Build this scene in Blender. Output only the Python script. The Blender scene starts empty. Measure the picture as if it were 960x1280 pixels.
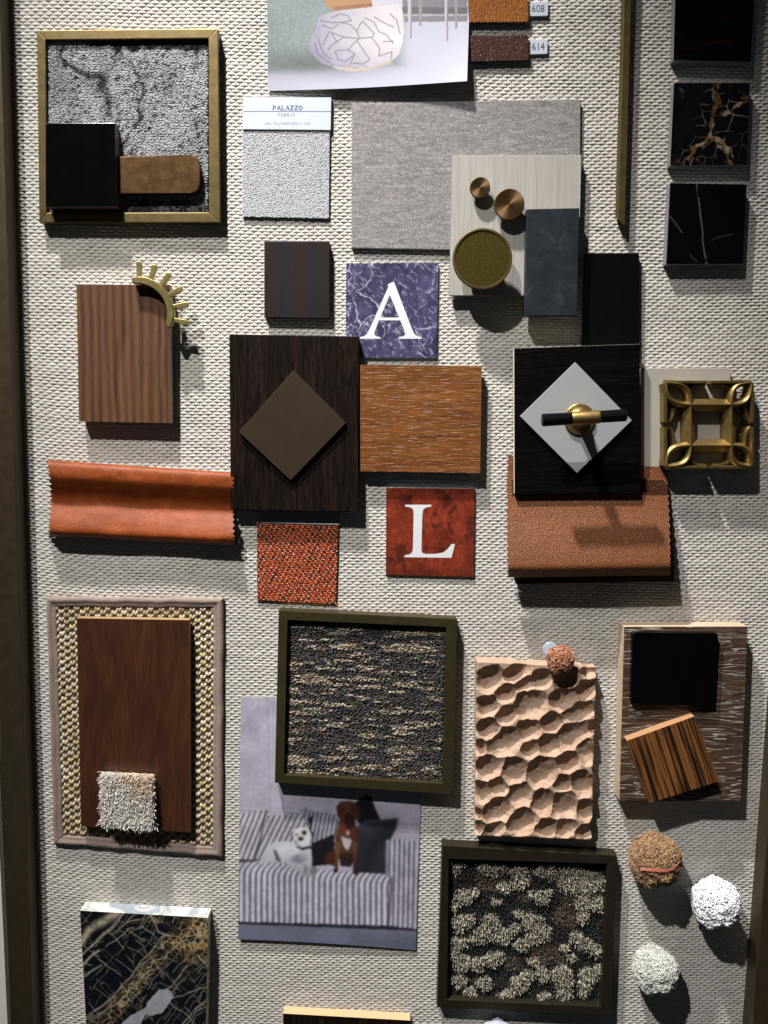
import bpy, bmesh, math, random
import numpy as np
from mathutils import Matrix, Vector

random.seed(7)
RNG = np.random.default_rng(11)
SC = bpy.context.scene
COL = SC.collection
MM = 0.001

# ------------------------------------------------------------------ camera
FOC, DIST = 961.0, 954.0            # focal length in photo pixels, camera distance in millimetres
_d = np.array([357 - 480.0, 8900 - 640.0, FOC]); _d /= np.linalg.norm(_d)
_n = np.array([0, 0, 1.0]) - _d[2] * _d; _n /= np.linalg.norm(_n)
_r = np.cross(_d, _n)
cam_data = bpy.data.cameras.new('camera')
cam_data.sensor_width = 36.0
cam_data.lens = 36.0 * FOC / 1280.0
cam_data.clip_start, cam_data.clip_end = 0.02, 50
cam = bpy.data.objects.new('camera', cam_data)
COL.objects.link(cam)
cam.matrix_world = Matrix(((_r[0], -_r[1], -_r[2], 0), (_n[0], -_n[1], -_n[2], -DIST * MM), (-_d[0], _d[1], _d[2], 0), (0, 0, 0, 1)))
SC.camera = cam

# ------------------------------------------------------------------ room light
world = bpy.data.worlds.new('World'); SC.world = world; world.use_nodes = True
world.node_tree.nodes['Background'].inputs[0].default_value = (0.9, 0.95, 1.0, 1)
world.node_tree.nodes['Background'].inputs[1].default_value = 0.024

def spot(name, loc, aim, watts, size, blend, radius, color):
    l = bpy.data.lights.new(name, 'SPOT'); l.energy = watts; l.spot_size = math.radians(size); l.spot_blend = blend
    l.shadow_soft_size = radius; l.color = color
    o = bpy.data.objects.new(name, l); COL.objects.link(o)
    o.location = Vector(loc) * MM
    o.rotation_euler = (Vector(aim) * MM - o.location).to_track_quat('-Z', 'Y').to_euler()
    return o

# X right, Y into the wall, Z up, in millimetres; the camera's foot on the wall is the origin
spot('ceiling_spot_near', (-540, -600, 1850), (200, 0, -590), 430, 41, 1.0, 0.042, (1.0, 0.955, 0.90))
spot('ceiling_spot_far', (-1300, -2000, 2750), (60, 0, -640), 660, 30, 1.0, 0.035, (1.0, 0.97, 0.93))
SC.view_settings.view_transform = 'Standard'
SC.view_settings.look = 'None'
SC.view_settings.exposure = 0.0
SC.view_settings.gamma = 1.0
SC.view_settings.use_curve_mapping = False
SC.cycles.max_bounces = 6
SC.cycles.diffuse_bounces = 3
SC.cycles.glossy_bounces = 3
SC.cycles.sample_clamp_indirect = 4.0

# ------------------------------------------------------------------ numeric helpers
def U(u, v, h):
    """photo pixel -> (X, Z) millimetres on the plane h millimetres in front of the wall"""
    u = np.asarray(u, float); v = np.asarray(v, float); h = np.asarray(h, float)
    px, py, pz = u - 480.0, v - 640.0, FOC
    wx = px * _r[0] + py * _r[1] + pz * _r[2]
    wy = px * _n[0] + py * _n[1] + pz * _n[2]
    wz = -(px * _d[0] + py * _d[1] + pz * _d[2])
    t = (DIST - h) / wy
    return t * wx, t * wz

class Fr:
    """a thing's own frame: x along its top edge, y up, z out of the wall (millimetres)"""
    def __init__(s, corners, h=0.0):
        c = np.array(corners, float)
        X, Z = U(c[:, 0], c[:, 1], h)
        s.o = np.array([X.mean(), Z.mean()])
        if len(c) >= 4:
            e = np.array([X[1] - X[0] + X[2] - X[3], Z[1] - Z[0] + Z[2] - Z[3]])
        else:
            e = np.array([1.0, 0.0])
        s.x = e / np.linalg.norm(e); s.y = np.array([-s.x[1], s.x[0]])
    def loc(s, u, v, h):
        X, Z = U(u, v, h)
        dx, dz = X - s.o[0], Z - s.o[1]
        return dx * s.x[0] + dz * s.x[1], dx * s.y[0] + dz * s.y[1]
    def matrix(s):
        return Matrix(((s.x[0], s.y[0], 0, s.o[0] * MM), (0, 0, -1, 0), (s.x[1], s.y[1], 0, s.o[1] * MM), (0, 0, 0, 1)))

def hash2(ix, iy, seed):
    n = (ix.astype(np.int64) * 374761393 + iy.astype(np.int64) * 668265263 + seed * 974634777) & 0xffffffff
    n = ((n ^ (n >> 13)) * 1274126177) & 0xffffffff
    return ((n ^ (n >> 16)) & 0xffff) / 65535.0
def vnoise(x, y, seed=0):
    x = np.asarray(x, float); y = np.asarray(y, float)
    ix, iy = np.floor(x), np.floor(y)
    fx, fy = x - ix, y - iy
    fx = fx * fx * (3 - 2 * fx); fy = fy * fy * (3 - 2 * fy)
    a, b = hash2(ix, iy, seed), hash2(ix + 1, iy, seed)
    c, d = hash2(ix, iy + 1, seed), hash2(ix + 1, iy + 1, seed)
    return (a + (b - a) * fx) * (1 - fy) + (c + (d - c) * fx) * fy
def fbm(x, y, seed=0, oct=4):
    t, a, s = 0.0, 0.5, 0.0
    for k in range(oct):
        t = t + a * vnoise(x * 2 ** k + 17.3 * k, y * 2 ** k - 9.1 * k, seed + k); s += a; a *= 0.5
    return t / s
def sstep(a, b, x):
    t = np.clip((x - a) / (b - a), 0, 1); return t * t * (3 - 2 * t)
def lin(c):
    c = np.asarray(c, float) / 255.0
    return np.where(c <= 0.04045, c / 12.92, ((c + 0.055) / 1.055) ** 2.4)
def inpoly(u, v, poly):
    r = np.zeros(u.shape, bool); n = len(poly)
    for i in range(n):
        x1, y1 = poly[i]; x2, y2 = poly[(i + 1) % n]
        if y1 == y2: continue
        k = ((v >= min(y1, y2)) & (v < max(y1, y2))) & (u < (x2 - x1) * (v - y1) / (y2 - y1) + x1)
        r ^= k
    return r
def segdist(u, v, p, q):
    px, py = p; dx, dy = q[0] - px, q[1] - py
    t = np.clip(((u - px) * dx + (v - py) * dy) / max(dx * dx + dy * dy, 1e-9), 0, 1)
    return np.hypot(u - px - t * dx, v - py - t * dy)
def blur(c, n):
    for _ in range(n):
        for ax in (0, 1):
            c = 0.5 * c + 0.25 * (np.concatenate([np.take(c, [0], ax), np.delete(c, -1, ax)], ax) + np.concatenate([np.delete(c, 0, ax), np.take(c, [-1], ax)], ax))
    return c
def polydist(u, v, pts):
    d = np.full(u.shape, 1e9)
    for a, b in zip(pts, pts[1:]): d = np.minimum(d, segdist(u, v, a, b))
    return d
def cells(u, v, pts):
    """distance to the borders of the cells round pts (second nearest minus nearest)"""
    f1 = np.full(u.shape, 1e9); f2 = f1.copy()
    for x, y in pts:
        d = np.hypot(u - x, v - y)
        f2 = np.minimum(f2, np.maximum(d, f1)); f1 = np.minimum(f1, d)
    return f2 - f1

# ------------------------------------------------------------------ objects
def tag(o, label=None, cat=None, group=None, kind=None):
    if label: o['label'] = label
    if cat: o['category'] = cat
    if group: o['group'] = group
    if kind: o['kind'] = kind
    return o
def link(name, me, fr=None, parent=None, mats=()):
    for m in mats: me.materials.append(m)
    o = bpy.data.objects.new(name, me); COL.objects.link(o)
    if parent is not None: o.parent = parent
    elif fr is not None: o.matrix_world = fr.matrix()
    return o
def root(name, fr, label, cat, group=None):
    o = bpy.data.objects.new(name, None); COL.objects.link(o)
    o.empty_display_size = 0.02; o.matrix_world = fr.matrix()
    return tag(o, label, cat, group)
def mesh_np(name, V, quads=None, tris=None, colors=None, smooth=True, matidx=None):
    me = bpy.data.meshes.new(name)
    V = np.asarray(V, np.float64) * MM
    qs = np.zeros((0, 4), int) if quads is None else np.asarray(quads, int)
    ts = np.zeros((0, 3), int) if tris is None else np.asarray(tris, int)
    me.vertices.add(len(V)); me.vertices.foreach_set('co', V.astype(np.float32).ravel())
    nl = len(qs) * 4 + len(ts) * 3
    me.loops.add(nl)
    me.loops.foreach_set('vertex_index', np.concatenate([qs.ravel(), ts.ravel()]).astype(np.int32))
    me.polygons.add(len(qs) + len(ts))
    st = np.concatenate([np.arange(len(qs)) * 4, len(qs) * 4 + np.arange(len(ts)) * 3]).astype(np.int32)
    me.polygons.foreach_set('loop_start', st)
    sm = np.broadcast_to(np.asarray(smooth, bool), (len(st),)).copy()
    me.polygons.foreach_set('use_smooth', sm)
    if matidx is not None: me.polygons.foreach_set('material_index', np.asarray(matidx, np.int32))
    if colors is not None:
        at = me.color_attributes.new('Col', 'FLOAT_COLOR', 'POINT')
        c = np.ones((len(V), 4), np.float32); c[:, :3] = colors
        at.data.foreach_set('color', c.ravel())
    me.update(calc_edges=True)
    return me
def bm_mesh(name, bm, smooth=False):
    me = bpy.data.meshes.new(name); bm.normal_update()
    for f in bm.faces: f.smooth = smooth
    bm.to_mesh(me); bm.free()
    return me
def prism_bm(poly, z0, z1, bevel=0.5, seg=2, bm=None):
    """poly: (x, y) anticlockwise seen from the front; front face at z1; material slot 1 on its sides"""
    bm = bm or bmesh.new()
    a = [bm.verts.new((x * MM, y * MM, z0 * MM)) for x, y in poly]
    b = [bm.verts.new((x * MM, y * MM, z1 * MM)) for x, y in poly]
    n = len(poly)
    top = bm.faces.new(b); bm.faces.new(a[::-1])
    side = []
    for i in range(n):
        f = bm.faces.new((a[i], a[(i + 1) % n], b[(i + 1) % n], b[i])); f.material_index = 1; side.append(f)
    if bevel > 0:
        ed = list(top.edges)
        if n <= 8: ed += [e for e in bm.edges if (e.verts[0] in a) != (e.verts[1] in a) and (e.verts[0] in a or e.verts[0] in b) and (e.verts[1] in a or e.verts[1] in b)]
        bmesh.ops.bevel(bm, geom=list(set(ed)), offset=bevel * MM, segments=seg, profile=0.6, affect='EDGES', clamp_overlap=True, material=-1)
    return bm
def px_poly(fr, corners, h):
    c = np.array(corners, float)
    x, y = fr.loc(c[:, 0], c[:, 1], h)
    p = list(zip(x, y))
    area = sum(p[i][0] * p[(i + 1) % len(p)][1] - p[(i + 1) % len(p)][0] * p[i][1] for i in range(len(p)))
    return p if area > 0 else p[::-1]
def slab(name, fr, corners, z0, z1, mats, parent=None, bevel=0.5, seg=2):
    m = list(mats) if isinstance(mats, (list, tuple)) else [mats]
    if len(m) == 1: m = [m[0], m[0]]
    return link(name, bm_mesh(name, prism_bm(px_poly(fr, corners, z1), z0, z1, bevel, seg)), fr, parent, m)
def rounded(corners, r, seg=5):
    """round the corners of a pixel polygon; r one number or one per corner"""
    out = []; n = len(corners)
    rs = [r] * n if np.isscalar(r) else r
    for i in range(n):
        p = np.array(corners[i], float); a = np.array(corners[i - 1], float); b = np.array(corners[(i + 1) % n], float)
        if rs[i] <= 0: out.append(tuple(p)); continue
        da = (a - p) / np.linalg.norm(a - p); db = (b - p) / np.linalg.norm(b - p)
        for k in range(seg + 1):
            t = k / seg
            q = (1 - t) ** 2 * (p + da * rs[i]) + 2 * t * (1 - t) * p + t * t * (p + db * rs[i])
            out.append(tuple(q))
    return out
def bil(c, s, t):
    c = np.array(c, float)
    s = np.asarray(s)[..., None]; t = np.asarray(t)[..., None]
    return (c[0] * (1 - s) + c[1] * s) * (1 - t) + (c[3] * (1 - s) + c[2] * s) * t
def gridslab(name, fr, pos, nx, ny, z0, mats, color=None, parent=None, thick=None, sidecol=None):
    """a sheet of nx by ny cells: pos(s, t) -> u, v, h in photo pixels and millimetres; sides down to z0 (or thick below the sheet)"""
    s, t = np.meshgrid(np.linspace(0, 1, nx + 1), np.linspace(0, 1, ny + 1))
    u, v, h = pos(s, t)
    h = np.broadcast_to(h, u.shape)
    x, y = fr.loc(u, v, h)
    V = np.stack([x.ravel(), y.ravel(), np.ravel(h)], 1)
    idx = np.arange((nx + 1) * (ny + 1)).reshape(ny + 1, nx + 1)
    q = np.stack([idx[1:, :-1], idx[1:, 1:], idx[:-1, 1:], idx[:-1, :-1]], -1).reshape(-1, 4)
    ring = np.concatenate([idx[0, :-1], idx[:-1, -1], idx[-1, :0:-1], idx[:0:-1, 0]])
    R0 = V[ring].copy(); R1 = R0.copy()
    R1[:, 2] = z0 if thick is None else R0[:, 2] - thick
    n = len(V); k = len(ring)
    a = n + np.arange(k); b = n + k + np.arange(k)
    sq = np.stack([a, np.roll(a, -1), np.roll(b, -1), b], 1)
    allV = np.concatenate([V, R0, R1])
    C = None
    if color is not None:
        c = color(u, v).reshape(-1, 3)
        sc_ = c[ring] if sidecol is None else np.broadcast_to(np.asarray(sidecol, float), (k, 3))
        C = np.concatenate([c, sc_, sc_])
    Q = np.concatenate([q, sq]); sm = np.concatenate([np.ones(len(q), bool), np.zeros(k, bool)])
    mi = np.concatenate([np.zeros(len(q), int), np.ones(k, int)])
    if thick is not None:                                   # a closed back
        W = V.copy(); W[:, 2] -= thick
        off = len(allV); allV = np.concatenate([allV, W])
        Q = np.concatenate([Q, q[:, ::-1] + off]); sm = np.concatenate([sm, np.ones(len(q), bool)]); mi = np.concatenate([mi, np.ones(len(q), int)])
        if C is not None: C = np.concatenate([C, c])
    me = mesh_np(name, allV, Q, None, C, sm, mi)
    m = list(mats) if isinstance(mats, (list, tuple)) else [mats, mats]
    return link(name, me, fr, parent, m)
def domes(x, y, z, rx, ry, hz, col=None, seg=6, rot=None):
    """many little rounded bumps in one set of arrays"""
    n = len(x); a = np.arange(seg) / seg * 2 * np.pi
    f = lambda q: np.broadcast_to(np.asarray(q, float), (n,))[:, None]
    rx, ry, hz, z = f(rx), f(ry), f(hz), f(z)
    ca, sa = np.cos(a)[None], np.sin(a)[None]
    lx, ly = ca * rx, sa * ry
    if rot is not None:
        cr, sr = np.cos(rot)[:, None], np.sin(rot)[:, None]
        lx, ly = lx * cr - ly * sr, lx * sr + ly * cr
    X, Y = x[:, None], y[:, None]
    r0 = np.stack([X + lx, Y + ly, z + 0 * lx], -1); r1 = np.stack([X + lx * 0.72, Y + ly * 0.72, z + hz * 0.72 + 0 * lx], -1)
    top = np.stack([X, Y, z + hz], -1)
    V = np.concatenate([r0, r1, top], 1)
    k = 2 * seg + 1; b = (np.arange(n) * k)[:, None]
    i = np.arange(seg)[None]; j = (i + 1) % seg
    q = np.stack([b + i, b + j, b + seg + j, b + seg + i], -1).reshape(-1, 4)
    t = np.stack([b + seg + i, b + seg + j, b + 2 * seg + 0 * i], -1).reshape(-1, 3)
    C = None if col is None else np.repeat(col, k, axis=0)
    return V.reshape(-1, 3), q, t, C
def tubes(P, rad, col=None, sides=4):
    """many thin bent tubes: P is (n, m, 3) points, rad (n, m)"""
    n, m, _ = P.shape
    T = np.gradient(P, axis=1); T /= np.linalg.norm(T, axis=2, keepdims=True) + 1e-9
    ref = RNG.normal(size=(n, 1, 3)); A = np.cross(T, np.broadcast_to(ref, T.shape)); A /= np.linalg.norm(A, axis=2, keepdims=True) + 1e-9
    B = np.cross(T, A)
    a = np.arange(sides) / sides * 2 * np.pi
    V = P[:, :, None] + rad[:, :, None, None] * (A[:, :, None] * np.cos(a)[None, None, :, None] + B[:, :, None] * np.sin(a)[None, None, :, None])
    base = (np.arange(n) * m * sides)[:, None, None]
    i = (np.arange(m - 1) * sides)[None, :, None]; k = np.arange(sides)[None, None]; k2 = (k + 1) % sides
    q = np.stack([base + i + k, base + i + k2, base + i + sides + k2, base + i + sides + k], -1).reshape(-1, 4)
    C = None if col is None else np.repeat(col, m * sides, axis=0)
    return V.reshape(-1, 3), q, None, C
def lathe_bm(profile, cx, cy, seg=48, bm=None, mi=0):
    """profile: (radius, z) from the wall outwards to the axis"""
    bm = bm or bmesh.new(); rings = []
    for r, z in profile:
        if r < 1e-6: rings.append([bm.verts.new((cx * MM, cy * MM, z * MM))])
        else: rings.append([bm.verts.new(((cx + r * math.cos(a)) * MM, (cy + r * math.sin(a)) * MM, z * MM)) for a in (2 * math.pi * i / seg for i in range(seg))])
    for p, q in zip(rings, rings[1:]):
        for i in range(seg):
            j = (i + 1) % seg
            if len(q) == 1: f = bm.faces.new((p[i], p[j], q[0]))
            elif len(p) == 1: f = bm.faces.new((p[0], q[j], q[i]))
            else: f = bm.faces.new((p[i], p[j], q[j], q[i]))
            f.material_index = mi
    return bm
def smooth_by_angle(me, deg=35):
    bm = bmesh.new(); bm.from_mesh(me)
    for f in bm.faces: f.smooth = True
    for e in bm.edges:
        if len(e.link_faces) == 2 and e.calc_face_angle() > math.radians(deg): e.smooth = False
    bm.to_mesh(me); bm.free()
    return me

# ------------------------------------------------------------------ materials
class Mat:
    def __init__(s, name):
        s.m = bpy.data.materials.new(name); s.m.use_nodes = True
        s.t = s.m.node_tree; s.p = s.t.nodes['Principled BSDF']
    def N(s, typ, ins=None, **props):
        n = s.t.nodes.new('ShaderNode' + typ)
        for k, v in props.items(): setattr(n, k, v)
        for k, v in (ins or {}).items(): s.set(n.inputs[k], v)
        return n
    def set(s, sock, v):
        if isinstance(v, bpy.types.NodeSocket): s.t.links.new(v, sock)
        elif isinstance(v, (tuple, list)) and len(v) == 3 and sock.type == 'RGBA': sock.default_value = (*v, 1)
        else: sock.default_value = v
    def vec(s, sx=1, sy=1, sz=1, rot=0.0, off=(0, 0, 0)):
        """object coordinates in millimetres, turned by rot, then scaled"""
        c = s.N('TexCoord').outputs['Object']
        if rot:
            c = s.N('Mapping', {'Vector': c, 'Rotation': (0, 0, rot)}).outputs[0]
        return s.N('Mapping', {'Vector': c, 'Scale': (1000 * sx, 1000 * sy, 1000 * sz), 'Location': off}).outputs[0]
    def noise(s, vec, scale=1, detail=3, rough=0.55, dist=0.0):
        return s.N('TexNoise', {'Vector': vec, 'Scale': scale, 'Detail': detail, 'Roughness': rough, 'Distortion': dist}).outputs[0]
    def vor(s, vec, scale=1, feature='F1', rnd=1.0):
        return s.N('TexVoronoi', {'Vector': vec, 'Scale': scale, 'Randomness': rnd}, feature=feature).outputs['Distance']
    def ramp(s, f, stops, interp='LINEAR'):
        n = s.N('ValToRGB', {'Fac': f}); cr = n.color_ramp; cr.interpolation = interp
        while len(cr.elements) < len(stops): cr.elements.new(0.5)
        for e, (p, c) in zip(cr.elements, stops):
            e.position = p; e.color = (c, c, c, 1) if np.isscalar(c) else (*c, 1)
        return n.outputs[0]
    def mix(s, f, a, b, mode='MIX'):
        n = s.N('Mix', data_type='RGBA', blend_type=mode)
        s.set(n.inputs['Factor'], f); s.set(n.inputs['A'], a); s.set(n.inputs['B'], b)
        return n.outputs['Result']
    def math(s, op, a, b=0.5, clamp=False):
        n = s.N('Math', operation=op, use_clamp=clamp); s.set(n.inputs[0], a); s.set(n.inputs[1], b)
        return n.outputs[0]
    def attr(s): return s.N('Attribute', attribute_name='Col').outputs['Color']
    def bump(s, height, dist=0.3, strength=1.0, normal=None):
        n = s.N('Bump', {'Height': height, 'Distance': dist * MM, 'Strength': strength})
        if normal is not None: s.set(n.inputs['Normal'], normal)
        return n.outputs[0]
    def out(s, color, rough=0.5, metal=0.0, normal=None, **kw):
        s.set(s.p.inputs['Base Color'], color); s.set(s.p.inputs['Roughness'], rough); s.set(s.p.inputs['Metallic'], metal)
        if normal is not None: s.set(s.p.inputs['Normal'], normal)
        for k, v in kw.items(): s.set(s.p.inputs[k.replace('_', ' ')], v)
        return s.m

def wood(name, dark, mid, light, grain='y', wave=0.10, fine=1.1, rough=0.45, pore=0.5, porecol=None, bump=0.25, along=0.012, dist=0.6, contrast=(0.32, 0.68), rot=0.0, spec=0.4, porescale=(0.9, 0.035)):
    b = Mat(name)
    sw = (lambda a, c: (c, a)) if grain == 'x' else (lambda a, c: (a, c))
    v1 = b.vec(*sw(wave, along), 0.1, rot=rot); n1 = b.noise(v1, 1, 4, 0.6, dist)
    v2 = b.vec(*sw(fine, 0.02), 0.4, rot=rot); n2 = b.noise(v2, 1, 3, 0.6, 0.2)
    v3 = b.vec(*sw(*porescale), 0.5, rot=rot); n3 = b.noise(v3, 1, 2, 0.5, 0.1)
    f = b.math('ADD', b.math('MULTIPLY', n1, 0.72), b.math('MULTIPLY', n2, 0.28))
    c = b.ramp(f, [(contrast[0], dark), (0.5, mid), (contrast[1], light)])
    pm = b.ramp(n3, [(0.56, 0.0), (0.68, 1.0)])
    c = b.mix(b.math('MULTIPLY', pm, pore), c, porecol or tuple(x * 0.35 for x in dark))
    hgt = b.math('SUBTRACT', b.math('MULTIPLY', n2, 0.4), pm)
    r = b.math('ADD', b.math('MULTIPLY', n2, 0.15), rough - 0.07)
    return b.out(c, r, 0, b.bump(hgt, bump), Specular_IOR_Level=spec)
def plain(name, col, rough=0.5, metal=0.0, var=0.15, scale=0.15, bump=0.05, bscale=1.2, **kw):
    b = Mat(name); v = b.vec()
    n = b.noise(v, scale, 4, 0.6); n2 = b.noise(v, bscale, 3, 0.6)
    c = b.mix(n, tuple(x * (1 - var) for x in col), tuple(min(1, x * (1 + var)) for x in col))
    r = b.math('ADD', b.math('MULTIPLY', n, 0.16), rough - 0.08)
    return b.out(c, r, metal, b.bump(n2, bump), **kw)
def brushed(name, a, c, rough=0.42, axis='x', metal=0.85, bump=0.06, tarn=None):
    b = Mat(name)
    v = b.vec(0.03, 2.2, 0.6) if axis == 'x' else b.vec(2.2, 0.03, 0.6)
    n = b.noise(v, 1, 3, 0.6); w = b.noise(b.vec(), 0.07, 4, 0.65)
    col = b.mix(b.math('ADD', b.math('MULTIPLY', n, 0.5), b.math('MULTIPLY', w, 0.5)), a, c)
    if tarn: col = b.mix(b.ramp(b.noise(b.vec(), 0.2, 5, 0.7), [(0.55, 0.0), (0.75, 0.8)]), col, tarn)
    r = b.math('ADD', b.math('MULTIPLY', w, 0.25), rough - 0.12)
    return b.out(col, r, metal, b.bump(n, bump))
def leather(name, col, dark, rough=0.5, cell=0.55, bump=0.35, blotch=0.06, spec=0.11, seam=0.5):
    b = Mat(name); v = b.vec()
    d = b.vor(v, cell, 'DISTANCE_TO_EDGE'); e = b.ramp(d, [(0.0, 0.0), (0.28, 1.0)])
    n = b.noise(v, blotch, 5, 0.65); n2 = b.noise(v, 0.5, 4, 0.7)
    c = b.mix(b.ramp(b.math('ADD', b.math('MULTIPLY', n, 0.7), b.math('MULTIPLY', n2, 0.3)), [(0.35, 0.0), (0.65, 1.0)]), dark, col)
    c = b.mix(e, tuple(x * seam for x in dark), c)
    return b.out(c, rough, 0, b.bump(b.math('ADD', e, b.math('MULTIPLY', n2, 0.5)), bump), Specular_IOR_Level=spec)
def yarn(name, rough=0.9, var=0.25, scale=1.0, sheen=0.2, bump=0.15):
    """takes its colour from the strands"""
    b = Mat(name); v = b.vec(); n = b.noise(v, scale, 3, 0.6)
    c = b.mix(n, tuple([1 - var] * 3), tuple([1 + var] * 3)); c = b.mix(1.0, b.attr(), c, 'MULTIPLY')
    return b.out(c, rough, 0, b.bump(n, bump), Specular_IOR_Level=0.15, Sheen_Weight=sheen)
def print_mat(name, rough=0.35, spec=0.4, grain=0.05):
    b = Mat(name); n = b.noise(b.vec(), 0.9, 3, 0.6)
    c = b.mix(1.0, b.attr(), b.mix(n, (1 - grain,) * 3, (1 + grain,) * 3), 'MULTIPLY')
    return b.out(c, rough, 0, b.bump(b.noise(b.vec(), 0.02, 2), 0.3), Specular_IOR_Level=spec)

# ================================================================== the wall and its woven covering
WALL = Fr([(480, 529)], 0)
b = Mat('wall_board'); M_back = b.out((0.26, 0.245, 0.225), 0.9)
w = bm_mesh('wall_board', prism_bm([(-900, -1250), (900, -1250), (900, 900), (-900, 900)], -30, -1.0, 0))
wall = tag(link('wall', w, WALL, None, [M_back, M_back]), kind='structure')

b = Mat('woven_cloth'); v = b.vec()
n1 = b.noise(v, 0.9, 3, 0.7); n2 = b.noise(v, 0.012, 3); n3 = b.noise(b.vec(0.25, 3.2, 1), 1, 2, 0.5)
c = b.mix(n1, (0.43, 0.412, 0.383), (0.585, 0.563, 0.527)); c = b.mix(b.math('MULTIPLY', n2, 0.35), c, (0.50, 0.465, 0.41))
M_weave = b.out(b.mix(1.0, c, b.attr(), 'MULTIPLY'), 0.75, 0, b.bump(n3, 0.35), Specular_IOR_Level=0.25, Sheen_Weight=0.1)
def weave():
    px, pz = 10.3, 3.72
    rows = np.arange(-345, 190); cols = np.arange(-56, 57)
    R, C = np.meshgrid(rows, cols, indexing='ij')
    x = ((C + 0.5 * (R % 2)) * px).ravel(); z = (R * pz).ravel()
    u = x + 480; vv = 529 - z
    n = len(x)
    z = z + 15 * np.exp(-(u - 25) / 75.0) * np.clip((vv - 250) / 750, 0, 1.1) + 7 * (fbm(x * 0.006, z * 0.006, 5) - 0.5) + 0.9 * (fbm(x * 0.03, z * 0.02, 9) - 0.5)
    tilt = -0.11 * np.exp(-(u - 25) / 75.0) * np.clip((vv - 250) / 750, 0, 1.1)
    hw = px * 0.58 * RNG.uniform(0.95, 1.05, n); hh = 2.48 * RNG.uniform(0.92, 1.08, n) * (1 + 0.34 * (vnoise(x * 0.02 + 3, np.round(z / pz) * 0.9, 41) - 0.5)); hz = 1.05 * RNG.uniform(0.9, 1.1, n)
    z = z + RNG.normal(0, 0.12, n); x = x + RNG.normal(0, 0.2, n)
    st = [(-0.6, 0.82), (0.0, 1.0), (0.6, 0.82)]; cs = [(-1, -0.1), (-0.5, 0.8), (0.35, 0.95), (1, 0.15)]
    P = [np.stack([x - hw, z + 0.0 - tilt * 0 - hw * tilt * -1 * 0 + hw * -tilt, -0.9 + 0 * x], 1)]
    for sx, sc in st:
        for cy, cz in cs:
            lx = sx * hw; ly = cy * hh * sc + 0.55 * (1 - abs(sx) * 1.4)
            P.append(np.stack([x + lx, z + ly + lx * tilt, -0.9 + cz * hz * (0.55 + 0.45 * sc)], 1))
    P.append(np.stack([x + hw, z + hw * tilt, -0.9 + 0 * x], 1))
    P = np.stack(P, 1); k = P.shape[1]
    B = (np.arange(n) * k)[:, None]
    T = []; Q = []
    for j in range(3):
        T.append(B + np.array([[0, 1 + j + 0, 2 + j]])[:, [0, 1, 2]]); T.append(B + np.array([[k - 1, 9 + j + 1, 9 + j]]))
        for a in (1, 5): Q.append(B + np.array([[a + j, a + 4 + j, a + 5 + j, a + 1 + j]]))
    rowv = 0.90 + 0.16 * vnoise(x * 0.012 + 50, np.round(z / pz) * 0.83, 43) + 0.10 * (fbm(x * 0.02, z * 0.02, 44, 3) - 0.5)
    col = np.repeat((rowv * RNG.uniform(0.88, 1.05, n))[:, None] * np.array([[1, 1, 1]]) + RNG.normal(0, 0.012, (n, 3)), k, axis=0)
    V = P.reshape(-1, 3)
    me = mesh_np('fabric_weave', V, np.concatenate(Q), np.concatenate(T), col)
    return me
# orient every face outwards
o = link('fabric_weave', weave(), None, wall, [M_weave]); tag(o, kind='stuff')

# pale return wall beyond the frame, seen at the lower edge
M_plaster = plain('pale_plaster', (0.62, 0.64, 0.60), 0.8, 0, 0.05, 0.02, 0.1, 0.5)
X0, Z0 = U([-40, -40, 20, 20], [600, 1320, 1320, 600], 0)
pw = bm_mesh('side_wall', prism_bm([(-900, -1000), (-492, -1000), (-492, 700), (-900, 700)], 2, 12, 0))
tag(link('side_wall', pw, WALL, None, [M_plaster, M_plaster]), kind='structure')

M_bronze = brushed('dark_bronze', (0.055, 0.04, 0.022), (0.12, 0.09, 0.05), 0.45, 'y', 0.75)
FRM = Fr([(480, 529)], 0)
fo = root('wall_frame', FRM, 'dark bronze upright frame edging the woven display wall on both sides', 'frame')
def rail(inner, width, z1, bevel):
    p = [FRM.loc(u, v, 1.0) for u, v in inner]
    (xa, ya), (xb, yb) = [(float(a), float(b)) for a, b in p]
    dx = (xb - xa) / (yb - ya)
    y0, y1 = -1050, 720
    x0, x1 = xa + dx * (y0 - ya), xa + dx * (y1 - ya)
    if width < 0: poly = [(x0 + width, y0), (x0, y0), (x1, y1), (x1 + width, y1)]
    else: poly = [(x0, y0), (x0 + width, y0), (x1 + width, y1), (x1, y1)]
    return link('side_rail', bm_mesh('side_rail', prism_bm(poly, -1, z1, bevel)), None, fo, [M_bronze, M_bronze])
rail([(12.5, 0), (52.5, 1280)], -30, 26, 1.5)
rail([(987, 520), (929, 1270)], 60, 26, 1.5)

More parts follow.
